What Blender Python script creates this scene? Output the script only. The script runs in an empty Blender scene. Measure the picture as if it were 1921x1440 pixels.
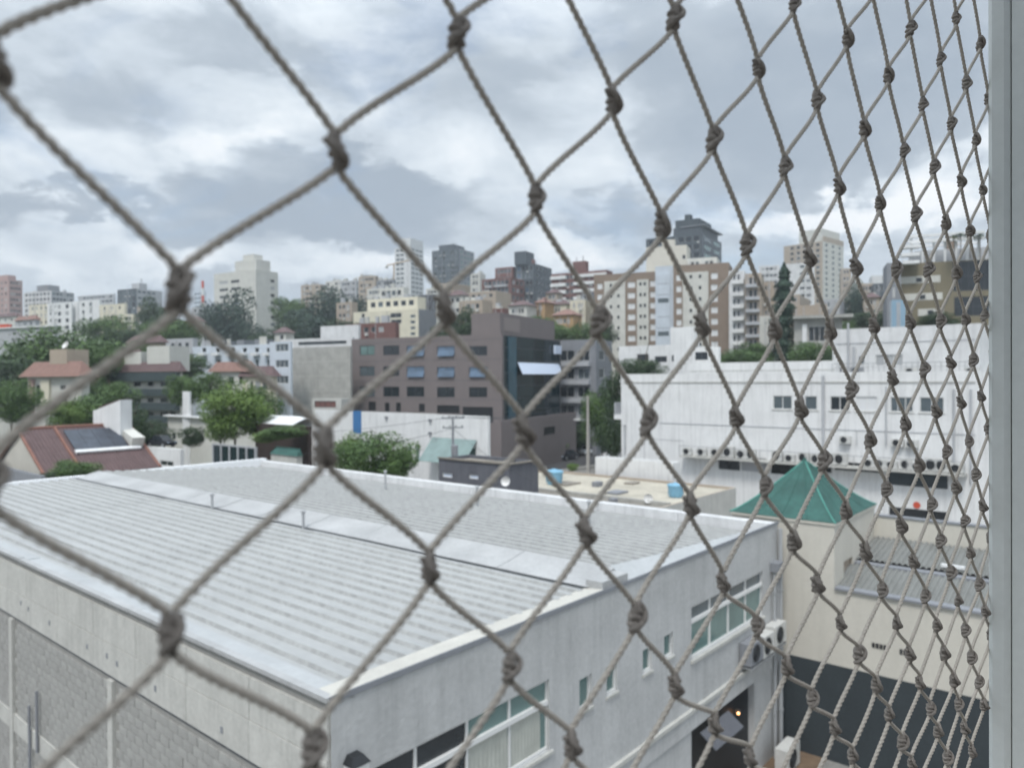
import bpy, math, random
import numpy as np
from mathutils import Vector, Matrix
R = math.radians
random.seed(7); rng = np.random.default_rng(7)
SC = bpy.context.scene
COL = SC.collection

# ------------------------------------------------------------------ camera
CZ = 12.9                     # eye height above the street
F = 1406.0; W0 = 1921.0; H0 = 1440.0
cam_d = bpy.data.cameras.new('camera'); cam = bpy.data.objects.new('camera', cam_d)
COL.objects.link(cam); SC.camera = cam
cam_d.sensor_width = 36.0; cam_d.lens = 36.0 * F / W0
cam_d.clip_start = 0.01; cam_d.clip_end = 6000
PITCH = math.atan(11.0 / F); ROLL = R(0.34)
CM = Matrix.Rotation(R(90) - PITCH, 3, 'X') @ Matrix.Rotation(-ROLL, 3, 'Z')
cam.matrix_world = Matrix.Translation((0, 0, CZ)) @ CM.to_4x4()
cam_d.dof.use_dof = True; cam_d.dof.focus_distance = 0.62; cam_d.dof.aperture_fstop = 11.5

# ------------------------------------------------------------------ world, sun, exposure
SUN_EL, SUN_AZ = R(58), R(200)      # azimuth clockwise from +Y : behind the viewer, a little left
SC.view_settings.view_transform = 'Standard'; SC.view_settings.look = 'None'
SC.view_settings.exposure = 0.68; SC.view_settings.gamma = 1.0
SC.view_settings.use_curve_mapping = False
world = bpy.data.worlds.new('World'); SC.world = world; world.use_nodes = True
def build_world():
    nt = world.node_tree; N = nt.nodes; L = nt.links; N.clear()
    def nd(t, **k):
        n = N.new(t)
        for a, b in k.items(): setattr(n, a, b)
        return n
    def math_(op, a, b=None, c=None, clamp=False):
        n = nd('ShaderNodeMath', operation=op); n.use_clamp = clamp
        for i, v in enumerate((a, b, c)):
            if v is None: continue
            if isinstance(v, (int, float)): n.inputs[i].default_value = v
            else: L.new(v, n.inputs[i])
        return n.outputs[0]
    def ramp(v, lo, hi):
        n = nd('ShaderNodeMapRange', interpolation_type='SMOOTHSTEP')
        L.new(v, n.inputs[0]); n.inputs[1].default_value = lo; n.inputs[2].default_value = hi
        return n.outputs[0]
    def mix(f, a, b):
        n = nd('ShaderNodeMix', data_type='RGBA')
        if isinstance(f, (int, float)): n.inputs[0].default_value = f
        else: L.new(f, n.inputs[0])
        for i, v in ((6, a), (7, b)):
            if isinstance(v, tuple): n.inputs[i].default_value = (*v, 1)
            else: L.new(v, n.inputs[i])
        return n.outputs[2]
    tc = nd('ShaderNodeTexCoord'); sep = nd('ShaderNodeSeparateXYZ'); L.new(tc.outputs['Generated'], sep.inputs[0])
    z = math_('MAXIMUM', sep.outputs[2], 0.0)
    zz = math_('ADD', z, 0.16)
    cb = nd('ShaderNodeCombineXYZ')
    L.new(math_('DIVIDE', sep.outputs[0], zz), cb.inputs[0]); L.new(math_('DIVIDE', sep.outputs[1], zz), cb.inputs[1])
    cb.inputs[2].default_value = 3.1
    def noise(scale, detail, rough, dist=0.0, off=(0, 0, 0), src=None):
        mp = nd('ShaderNodeMapping'); mp.inputs['Location'].default_value = off
        L.new(src if src else cb.outputs[0], mp.inputs[0])
        n = nd('ShaderNodeTexNoise'); n.inputs['Scale'].default_value = scale; n.inputs['Detail'].default_value = detail
        n.inputs['Roughness'].default_value = rough; n.inputs['Distortion'].default_value = dist
        L.new(mp.outputs[0], n.inputs[0]); return n.outputs[0]
    # clouds built up in plain direction space with a little vertical squash
    sq = nd('ShaderNodeMapping'); sq.inputs['Scale'].default_value = (1, 1, 2.1); L.new(tc.outputs['Generated'], sq.inputs[0])
    big = noise(2.3, 7, 0.55, 0.25, (1.7, 0.2, 5.3), sq.outputs[0])
    puff = noise(5.5, 10, 0.60, 0.35, (4.1, 2.2, 0.7), sq.outputs[0])
    gap = noise(3.0, 8, 0.60, 0.4, (9.3, 7.1, 2.2), sq.outputs[0])
    # individual clouds: direction, half-widths, amount (negative = grey belly, positive = bright top)
    warp = nd('ShaderNodeTexNoise'); warp.inputs['Scale'].default_value = 7.0; warp.inputs['Detail'].default_value = 7; warp.inputs['Roughness'].default_value = 0.62
    L.new(sq.outputs[0], warp.inputs[0])
    vm = nd('ShaderNodeVectorMath', operation='SUBTRACT'); L.new(warp.outputs['Color'], vm.inputs[0]); vm.inputs[1].default_value = (0.5, 0.5, 0.5)
    vs = nd('ShaderNodeVectorMath', operation='SCALE'); L.new(vm.outputs[0], vs.inputs[0]); vs.inputs['Scale'].default_value = 0.20
    va = nd('ShaderNodeVectorMath', operation='ADD'); L.new(tc.outputs['Generated'], va.inputs[0]); L.new(vs.outputs[0], va.inputs[1])
    total = None
    for (px, py, hw, hh, amt) in CLOUDS:
        d = (CM @ Vector(((px - 960.5) / F, -(py - 720) / F, -1))).normalized()
        right = Vector((d.y, -d.x, 0)).normalized(); up = right.cross(d)
        def dot(v):
            n = nd('ShaderNodeVectorMath', operation='DOT_PRODUCT'); L.new(va.outputs[0], n.inputs[0]); n.inputs[1].default_value = v; return n.outputs['Value']
        a = math_('DIVIDE', dot(right), hw / F); b = math_('DIVIDE', math_('SUBTRACT', dot(up), 0.0), hh / F)
        r2 = math_('ADD', math_('MULTIPLY', a, a), math_('MULTIPLY', b, b))
        front = math_('GREATER_THAN', dot(d), 0.0)
        g = math_('MULTIPLY', math_('SUBTRACT', 1.0, ramp(r2, 0.25, 1.5)), front)
        g = math_('MULTIPLY', g, amt)
        total = g if total is None else math_('ADD', total, g)
    t = math_('ADD', math_('MULTIPLY', math_('SUBTRACT', big, 0.5), 1.5), math_('MULTIPLY', math_('SUBTRACT', puff, 0.5), 1.9))
    t = math_('ADD', t, total)
    shade = ramp(t, -0.95, 0.95)
    cr = nd('ShaderNodeValToRGB'); L.new(shade, cr.inputs[0])
    e = cr.color_ramp.elements
    e[0].position = 0.0; e[0].color = (0.250, 0.295, 0.350, 1)
    e[1].position = 1.0; e[1].color = (0.66, 0.68, 0.70, 1)
    for p, c in ((0.3, (0.315, 0.360, 0.410)), (0.55, (0.425, 0.475, 0.525)), (0.78, (0.53, 0.575, 0.615))):
        q = e.new(p); q.color = (*c, 1)
    sky = nd('ShaderNodeTexSky', sky_type='NISHITA'); sky.sun_disc = False
    sky.sun_elevation = SUN_EL; sky.sun_rotation = SUN_AZ; sky.altitude = 20; sky.dust_density = 1.6
    sk = nd('ShaderNodeVectorMath', operation='SCALE'); L.new(sky.outputs[0], sk.inputs[0]); sk.inputs['Scale'].default_value = 0.9
    # cloud radiance is given for Background strength 0.1
    cs = nd('ShaderNodeVectorMath', operation='SCALE'); L.new(cr.outputs[0], cs.inputs[0])
    lift = nd('ShaderNodeMapRange'); L.new(z, lift.inputs[0])       # an overcast sky is brighter overhead than low down
    lift.inputs[1].default_value = 0.40; lift.inputs[2].default_value = 1.0; lift.inputs[3].default_value = 10.0; lift.inputs[4].default_value = 26.0
    L.new(lift.outputs[0], cs.inputs['Scale'])
    thin = math_('MULTIPLY', ramp(gap, 0.52, 0.66), 0.42)
    col = mix(thin, cs.outputs[0], sk.outputs[0])
    # low haze band where cloud and sky run together
    hz = math_('MULTIPLY', math_('SUBTRACT', 1.0, ramp(z, 0.0, 0.12)), 0.35)
    col = mix(hz, col, (3.9, 4.35, 4.8))
    bg = nd('ShaderNodeBackground'); L.new(col, bg.inputs[0]); bg.inputs[1].default_value = 0.1
    out = nd('ShaderNodeOutputWorld'); L.new(bg.outputs[0], out.inputs[0])
CLOUDS = [
    (620, 370, 260, 75, -0.75), (480, 440, 200, 40, -0.35), (700, 330, 110, 45, -0.45), (500, 310, 140, 50, 0.50), (560, 490, 260, 35, 0.45),
    (1560, 250, 300, 120, -0.60), (1650, 60, 220, 70, -0.35), (1330, 60, 200, 90, -0.30), (1600, 410, 260, 36, 0.65), (1180, 410, 120, 50, -0.5), (1100, 455, 120, 30, 0.5),
    (330, 120, 330, 80, -0.35), (100, 60, 160, 60, 0.25), (120, 300, 200, 60, 0.35), (150, 470, 220, 50, 0.45), (420, 205, 170, 45, 0.30),
    (850, 300, 90, 60, 0.10), (930, 180, 150, 90, -0.10), (690, 90, 160, 60, 0.15), (160, 390, 140, 22, -0.30), (1800, 330, 120, 60, 0.55), (1050, 250, 150, 70, 0.2)]
build_world()
sun_d = bpy.data.lights.new('sun', 'SUN'); sun_d.energy = 1.5; sun_d.angle = R(14); sun_d.color = (1.0, 0.965, 0.92)
sun = bpy.data.objects.new('sun', sun_d); COL.objects.link(sun)
_d = Vector((math.sin(SUN_AZ) * math.cos(SUN_EL), math.cos(SUN_AZ) * math.cos(SUN_EL), math.sin(SUN_EL)))
sun.rotation_euler = _d.to_track_quat('Z', 'Y').to_euler(); sun.location = (0, -20, 60)

# ------------------------------------------------------------------ survey helpers
def ray(px, py): return CM @ Vector(((px - 960.5) / F, -(py - 720) / F, -1))
def at(px, py, Y):
    d = ray(px, py); k = Y / d.y
    return Vector((d.x * k, Y, CZ + d.z * k))
def hz(px): return 709.0 - 0.006 * (px - 960)
PHI = math.atan((960 + 689) / F)
def phi_of(vpl): return math.atan((960 - vpl) / F)
def ground(x, y):
    v = (y - 140.0) / 340.0
    v = max(0.0, min(1.0, v)); s = v * v * (3 - 2 * v)
    return 50.0 * (0.45 * v + 0.55 * s)

# ------------------------------------------------------------------ materials
MC = {}
def mat(name, col, rough=0.85, var=0.12, scale=1.2, streak=0.0, bump=0.0, bscale=20, metal=0.0, spec=0.4, fine=0.0):
    if name in MC: return MC[name]
    m = bpy.data.materials.new(name); m.use_nodes = True; MC[name] = m
    nt = m.node_tree; N = nt.nodes; L = nt.links; b = N['Principled BSDF']
    b.inputs['Roughness'].default_value = rough; b.inputs['Metallic'].default_value = metal
    b.inputs['Specular IOR Level'].default_value = spec
    tc = N.new('ShaderNodeTexCoord')
    n = N.new('ShaderNodeTexNoise'); n.inputs['Scale'].default_value = scale; n.inputs['Detail'].default_value = 8; n.inputs['Roughness'].default_value = 0.65
    L.new(tc.outputs['Object'], n.inputs[0])
    mr = N.new('ShaderNodeMapRange'); L.new(n.outputs[0], mr.inputs[0]); mr.inputs[1].default_value = 0.3; mr.inputs[2].default_value = 0.7
    mr.inputs[3].default_value = 1 - var; mr.inputs[4].default_value = 1 + var * 0.5
    val = mr.outputs[0]
    if streak:
        mp = N.new('ShaderNodeMapping'); mp.inputs['Scale'].default_value = (2.2, 2.2, 0.12); L.new(tc.outputs['Object'], mp.inputs[0])
        n2 = N.new('ShaderNodeTexNoise'); n2.inputs['Scale'].default_value = 1.6; n2.inputs['Detail'].default_value = 6; n2.inputs['Roughness'].default_value = 0.7
        L.new(mp.outputs[0], n2.inputs[0])
        m2 = N.new('ShaderNodeMapRange'); L.new(n2.outputs[0], m2.inputs[0]); m2.inputs[1].default_value = 0.48; m2.inputs[2].default_value = 0.75
        m2.inputs[3].default_value = 1.0; m2.inputs[4].default_value = 1 - streak
        mm = N.new('ShaderNodeMath'); mm.operation = 'MULTIPLY'; L.new(val, mm.inputs[0]); L.new(m2.outputs[0], mm.inputs[1]); val = mm.outputs[0]
    if fine:
        n3 = N.new('ShaderNodeTexNoise'); n3.inputs['Scale'].default_value = scale * 14; n3.inputs['Detail'].default_value = 5
        L.new(tc.outputs['Object'], n3.inputs[0])
        m3 = N.new('ShaderNodeMapRange'); L.new(n3.outputs[0], m3.inputs[0]); m3.inputs[1].default_value = 0.35; m3.inputs[2].default_value = 0.65
        m3.inputs[3].default_value = 1 - fine; m3.inputs[4].default_value = 1 + fine * 0.4
        mm = N.new('ShaderNodeMath'); mm.operation = 'MULTIPLY'; L.new(val, mm.inputs[0]); L.new(m3.outputs[0], mm.inputs[1]); val = mm.outputs[0]
    vs = N.new('ShaderNodeVectorMath'); vs.operation = 'SCALE'; vs.inputs[0].default_value = col; L.new(val, vs.inputs['Scale'])
    L.new(vs.outputs[0], b.inputs['Base Color'])
    if bump:
        nb = N.new('ShaderNodeTexNoise'); nb.inputs['Scale'].default_value = bscale; nb.inputs['Detail'].default_value = 6; L.new(tc.outputs['Object'], nb.inputs[0])
        bp = N.new('ShaderNodeBump'); bp.inputs['Strength'].default_value = bump; bp.inputs['Distance'].default_value = 0.02
        L.new(nb.outputs[0], bp.inputs['Height']); L.new(bp.outputs[0], b.inputs['Normal'])
    return m
def glass(name, col, rough=0.08, spec=0.6, var=0.35):
    if name in MC: return MC[name]
    m = mat(name, col, rough=rough, var=var, scale=0.35, spec=spec)
    return m
def leafmat(name, c1, c2):
    if name in MC: return MC[name]
    m = bpy.data.materials.new(name); m.use_nodes = True; MC[name] = m
    nt = m.node_tree; N = nt.nodes; L = nt.links; b = N['Principled BSDF']
    g = N.new('ShaderNodeNewGeometry'); cr = N.new('ShaderNodeValToRGB')
    tc = N.new('ShaderNodeTexCoord'); n = N.new('ShaderNodeTexNoise'); n.inputs['Scale'].default_value = 1.7; n.inputs['Detail'].default_value = 3
    L.new(tc.outputs['Object'], n.inputs[0])
    a = N.new('ShaderNodeMath'); a.operation = 'MULTIPLY_ADD'; L.new(g.outputs['Random Per Island'], a.inputs[0]); a.inputs[1].default_value = 0.5; L.new(n.outputs[0], a.inputs[2])
    s = N.new('ShaderNodeMath'); s.operation = 'SUBTRACT'; L.new(a.outputs[0], s.inputs[0]); s.inputs[1].default_value = 0.25
    L.new(s.outputs[0], cr.inputs[0])
    cr.color_ramp.elements[0].position = 0.15; cr.color_ramp.elements[0].color = (*c1, 1)
    cr.color_ramp.elements[1].position = 0.85; cr.color_ramp.elements[1].color = (*c2, 1)
    L.new(cr.outputs[0], b.inputs['Base Color']); b.inputs['Roughness'].default_value = 0.55; b.inputs['Specular IOR Level'].default_value = 0.3
    return m
M = dict(
    white=mat('white_paint', (0.73, 0.735, 0.735), streak=0.26, var=0.10, scale=0.5, fine=0.04),
    white2=mat('white_weathered', (0.66, 0.665, 0.67), streak=0.22, var=0.14, scale=0.6, fine=0.06),
    bwhite=mat('blue_white_paint', (0.55, 0.60, 0.66), streak=0.10, scale=0.4),
    rough=mat('rough_painted_block', (0.475, 0.478, 0.475), streak=0.20, var=0.17, scale=0.6, fine=0.06, bump=0.5, bscale=9),
    cream=mat('cream_paint', (0.66, 0.62, 0.50), streak=0.10, scale=0.4),
    cream2=mat('pale_cream_paint', (0.58, 0.575, 0.535), streak=0.12, scale=0.4),
    beige=mat('beige_plaster', (0.56, 0.535, 0.475), streak=0.07, var=0.08, scale=0.5, fine=0.03, bump=0.15, bscale=30),
    tan=mat('tan_plaster', (0.40, 0.335, 0.27), streak=0.1, scale=0.4),
    concrete=mat('concrete', (0.40, 0.395, 0.37), streak=0.22, var=0.22, scale=0.7, fine=0.1, bump=0.4, bscale=14),
    concl=mat('pale_concrete', (0.50, 0.495, 0.465), streak=0.20, var=0.15, scale=0.8, fine=0.08, bump=0.3, bscale=12),
    block=mat('cement_block', (0.34, 0.335, 0.32), var=0.22, scale=2.3, fine=0.16, bump=0.6, bscale=26),
    mortar=mat('mortar', (0.29, 0.285, 0.27), var=0.18, scale=2.0),
    taupe=mat('taupe_cladding', (0.185, 0.160, 0.158), var=0.07, scale=0.4, streak=0.05),
    taupel=mat('taupe_light_panel', (0.25, 0.215, 0.205), var=0.05, scale=0.4),
    brown=mat('brown_render', (0.24, 0.185, 0.145), var=0.08, scale=0.4),
    olive=mat('olive_brown_render', (0.20, 0.175, 0.12), var=0.1, scale=0.4),
    brick=mat('red_brick_far', (0.17, 0.085, 0.075), var=0.15, scale=1.0),
    pink=mat('pink_render', (0.42, 0.29, 0.27), var=0.1, scale=0.4),
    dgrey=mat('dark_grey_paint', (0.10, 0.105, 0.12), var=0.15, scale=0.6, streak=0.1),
    mgrey=mat('mid_grey_paint', (0.23, 0.24, 0.26), var=0.12, scale=0.5, streak=0.12),
    lgrey=mat('light_grey_paint', (0.42, 0.43, 0.45), var=0.1, scale=0.5, streak=0.12),
    slate=mat('slate_band_paint', (0.055, 0.070, 0.080), var=0.1, scale=0.6, rough=0.7),
    dslate=mat('slate_cladding', (0.075, 0.090, 0.105), var=0.15, scale=0.5, rough=0.5),
    greenb=mat('dark_green_balcony', (0.055, 0.075, 0.08), var=0.1, rough=0.5),
    metal=mat('zinc_roof', (0.58, 0.60, 0.61), rough=0.42, var=0.16, scale=0.45, metal=0.25, spec=0.5, fine=0.07),
    metald=mat('zinc_roof_dull', (0.46, 0.475, 0.48), rough=0.5, var=0.14, scale=0.5, metal=0.2, fine=0.06),
    flash=mat('zinc_flashing', (0.405, 0.41, 0.41), rough=0.55, var=0.22, scale=0.6, fine=0.08),
    creamf=mat('cream_flashing', (0.52, 0.505, 0.46), rough=0.6, var=0.12, scale=1.2, fine=0.06),
    fibre=mat('fibre_cement_roof', (0.20, 0.205, 0.195), var=0.2, scale=0.8, fine=0.1),
    tile=mat('roof_tile_faded', (0.150, 0.102, 0.102), var=0.22, scale=1.2, fine=0.2),
    tiler=mat('roof_tile_red', (0.23, 0.115, 0.088), var=0.2, scale=1.5, fine=0.15),
    tileo=mat('roof_tile_orange', (0.25, 0.150, 0.125), var=0.2, scale=1.5, fine=0.15),
    solar=mat('solar_heater_panel', (0.055, 0.065, 0.085), rough=0.25, var=0.4, scale=1.5),
    teal=mat('teal_roof_membrane', (0.034, 0.110, 0.094), rough=0.7, var=0.38, scale=1.1, fine=0.16, streak=0.25),
    tank=mat('blue_polyethylene', (0.20, 0.41, 0.56), rough=0.45, var=0.08),
    blue=mat('blue_sign_paint', (0.05, 0.17, 0.38), rough=0.5, var=0.05),
    orange=mat('orange_render', (0.42, 0.28, 0.15), var=0.1),
    asphalt=mat('asphalt', (0.055, 0.055, 0.058), var=0.25, scale=0.8, fine=0.2),
    pave=mat('pavement', (0.24, 0.235, 0.22), var=0.2, scale=0.7, fine=0.15),
    soil=mat('soil_and_grass', (0.065, 0.085, 0.04), var=0.4, scale=0.08, fine=0.3),
    frame=mat('white_window_frame', (0.68, 0.68, 0.67), rough=0.5, var=0.05),
    dframe=mat('dark_window_frame', (0.05, 0.055, 0.06), rough=0.4, var=0.1),
    pvc=mat('grey_pipe', (0.36, 0.37, 0.38), rough=0.5, var=0.1),
    acw=mat('ac_casing', (0.55, 0.55, 0.53), rough=0.5, var=0.1, scale=4),
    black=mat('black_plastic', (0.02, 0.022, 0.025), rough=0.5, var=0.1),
    steel=mat('galvanised_steel', (0.38, 0.39, 0.40), rough=0.45, metal=0.4, var=0.15),
    pole=mat('concrete_pole', (0.42, 0.40, 0.37), var=0.15),
    curtain=mat('pale_curtain', (0.42, 0.43, 0.39), var=0.15, scale=3),
    knotc=mat('nylon_knot', (0.35, 0.31, 0.275), rough=0.85, var=0.3, scale=300, spec=0.2, bump=0.4, bscale=2500),
    cord=mat('nylon_cord', (0.52, 0.465, 0.40), rough=0.8, var=0.15, scale=120, spec=0.25, bump=0.3, bscale=2500),
    jamb=mat('painted_aluminium', (0.68, 0.70, 0.68), rough=0.5, var=0.03, scale=10, fine=0.03),
    room=mat('room_plaster', (0.20, 0.20, 0.20), var=0.06),
    bark=mat('bark', (0.09, 0.07, 0.05), var=0.3, scale=3),
    carw=mat('car_white', (0.70, 0.71, 0.72), rough=0.25, var=0.03), cars=mat('car_silver', (0.40, 0.42, 0.44), rough=0.25, metal=0.5, var=0.03),
    cark=mat('car_black', (0.02, 0.022, 0.027), rough=0.2, var=0.05), tyre=mat('tyre', (0.02, 0.02, 0.02), rough=0.8, var=0.1),
    red=mat('red_sign', (0.55, 0.09, 0.05), var=0.05), creamroof=mat('cream_roof_membrane', (0.47, 0.435, 0.36), var=0.30, scale=0.35, fine=0.12),
    dirtyroof=mat('stained_flat_roof', (0.27, 0.245, 0.21), var=0.3, scale=0.4, fine=0.15),
    bronze=mat('dark_wood', (0.05, 0.035, 0.03), var=0.2),
)
G = dict(
    dark=glass('dark_glass', (0.022, 0.028, 0.034)), blue=glass('blue_glass', (0.10, 0.155, 0.23), 0.12, 0.8),
    teal=glass('teal_curtain_wall', (0.006, 0.022, 0.030), 0.05, 0.5), grey=glass('grey_glass', (0.10, 0.125, 0.14), 0.15, 0.6),
    green=glass('green_glass', (0.15, 0.235, 0.225), 0.12, 0.6), tealp=glass('blue_teal_glass_strip', (0.03, 0.085, 0.12), 0.08, 0.8),
    shut=mat('roller_shutter', (0.36, 0.37, 0.38), rough=0.6, var=0.08), shutw=mat('white_shutter', (0.66, 0.67, 0.68), rough=0.6, var=0.05),
    sheet=glass('pale_reflective_panel', (0.62, 0.70, 0.84), 0.3, 0.5, 0.05), awn=glass('green_glass_awning', (0.20, 0.28, 0.27), 0.25, 0.5))

# ------------------------------------------------------------------ mesh builder
class MB:
    def __init__(s): s.v = []; s.f = []; s.m = []
    def quad(s, a, b, c, d, mi=0):
        n = len(s.v); s.v += [tuple(a), tuple(b), tuple(c), tuple(d)]; s.f.append((n, n+1, n+2, n+3)); s.m.append(mi)
    def poly(s, pts, mi=0):
        n = len(s.v); s.v += [tuple(p) for p in pts]; s.f.append(tuple(range(n, n + len(pts)))); s.m.append(mi)
    def box(s, x0, x1, y0, y1, z0, z1, mi=0):
        n = len(s.v)
        s.v += [(x0,y0,z0),(x1,y0,z0),(x1,y1,z0),(x0,y1,z0),(x0,y0,z1),(x1,y0,z1),(x1,y1,z1),(x0,y1,z1)]
        for f in ((0,3,2,1),(4,5,6,7),(0,1,5,4),(1,2,6,5),(2,3,7,6),(3,0,4,7)): s.f.append(tuple(n+i for i in f)); s.m.append(mi)
        return s
    def prism(s, ring0, ring1, mi=0):
        n = len(s.v); k = len(ring0); s.v += [tuple(p) for p in ring0] + [tuple(p) for p in ring1]
        for i in range(k): s.f.append((n+i, n+(i+1)%k, n+k+(i+1)%k, n+k+i)); s.m.append(mi)
        s.f.append(tuple(n+i for i in reversed(range(k)))); s.m.append(mi); s.f.append(tuple(n+k+i for i in range(k))); s.m.append(mi)
        return s
    def tube(s, pts, r, k=8, mi=0, caps=True):
        pts = [Vector(p) for p in pts]; rr = r if isinstance(r, (list, tuple)) else [r]*len(pts)
        n0 = len(s.v); prev = None
        for i, p in enumerate(pts):
            t = (pts[min(i+1, len(pts)-1)] - pts[max(i-1, 0)]).normalized()
            a = prev if prev is not None else (Vector((0,0,1)) if abs(t.z) < 0.9 else Vector((1,0,0)))
            b = t.cross(a).normalized(); a = b.cross(t).normalized(); prev = a
            for j in range(k):
                an = 2*math.pi*j/k; s.v.append(tuple(p + (a*math.cos(an) + b*math.sin(an))*rr[i]))
        for i in range(len(pts)-1):
            for j in range(k):
                q = n0 + i*k; s.f.append((q+j, q+(j+1)%k, q+k+(j+1)%k, q+k+j)); s.m.append(mi)
        if caps:
            s.f.append(tuple(n0+j for j in reversed(range(k)))); s.m.append(mi)
            q = n0+(len(pts)-1)*k; s.f.append(tuple(q+j for j in range(k))); s.m.append(mi)
        return s
    def lathe(s, prof, k=16, cx=0, cy=0, mi=0):
        n0 = len(s.v)
        for r, z in prof:
            for j in range(k): an = 2*math.pi*j/k; s.v.append((cx+r*math.cos(an), cy+r*math.sin(an), z))
        for i in range(len(prof)-1):
            for j in range(k): q = n0+i*k; s.f.append((q+j, q+(j+1)%k, q+k+(j+1)%k, q+k+j)); s.m.append(mi)
        return s
    def mesh(s, name, mats, smooth=False):
        me = bpy.data.meshes.new(name); me.from_pydata(s.v, [], s.f)
        for m in (mats if isinstance(mats, (list, tuple)) else [mats]): me.materials.append(m)
        if any(s.m): me.polygons.foreach_set('material_index', s.m)
        if smooth: me.polygons.foreach_set('use_smooth', [True]*len(s.f))
        me.update(); return me
    def build(s, name, mats, parent=None, smooth=False, loc=None): return link(name, s.mesh(name, mats, smooth), parent, loc)
def link(name, me, parent=None, loc=None, rz=None):
    o = bpy.data.objects.new(name, me); COL.objects.link(o)
    if parent is not None: o.parent = parent
    if loc is not None: o.location = loc
    if rz is not None: o.rotation_euler = (0, 0, rz)
    return o
def thing(name, label, cat, loc=(0,0,0), rz=0, group=None):
    o = bpy.data.objects.new(name, None); COL.objects.link(o); o.location = loc; o.rotation_euler = (0,0,rz)
    o.empty_display_size = 0.3; return tag(o, label, cat, group)
def tag(o, label, cat, group=None):
    o['label'] = label; o['category'] = cat
    if group: o['group'] = group
    return o
def dup(root, loc, rz, label=None):
    r = root.copy(); COL.objects.link(r); r.location = loc; r.rotation_euler = (0,0,rz)
    if label: r['label'] = label
    for ch in root.children:
        c = ch.copy(); COL.objects.link(c); c.parent = r
        for g in ch.children:
            d = g.copy(); COL.objects.link(d); d.parent = c
    return r

# ------------------------------------------------------------------ buildings
WC = {}
def window_mesh(face, w, h, pane, frame, mull=1, fw=0.06, depth=0.10, trans=None):
    key = (face, round(w, 2), round(h, 2), pane.name, frame.name, mull, fw, depth, trans)
    if key in WC: return WC[key]
    fb = MB(); pb = MB()
    P = (lambda s0, s1, z0, z1, d0, d1, b: b.box(d0, d1, s0, s1, z0, z1)) if face == 'L' else (lambda s0, s1, z0, z1, d0, d1, b: b.box(s0, s1, d0, d1, z0, z1))
    e = 0.003
    P(e, fw, e, h-e, depth-0.05, depth+0.03, fb); P(w-fw, w-e, e, h-e, depth-0.05, depth+0.03, fb)
    P(fw, w-fw, e, fw, depth-0.05, depth+0.03, fb); P(fw, w-fw, h-fw, h-e, depth-0.05, depth+0.03, fb)
    for i in range(1, mull):
        x = w*i/mull; P(x-fw*0.45, x+fw*0.45, fw, h-fw, depth-0.035, depth+0.02, fb)
    if trans: P(fw, w-fw, h*trans-fw*0.6, h*trans+fw*0.6, depth-0.045, depth+0.02, fb)
    P(fw*0.5, w-fw*0.5, fw*0.5, h-fw*0.5, depth+0.0, depth+0.018, pb)
    r = (fb.mesh('window', frame), pb.mesh('pane', pane)); WC[key] = r; return r
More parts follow.
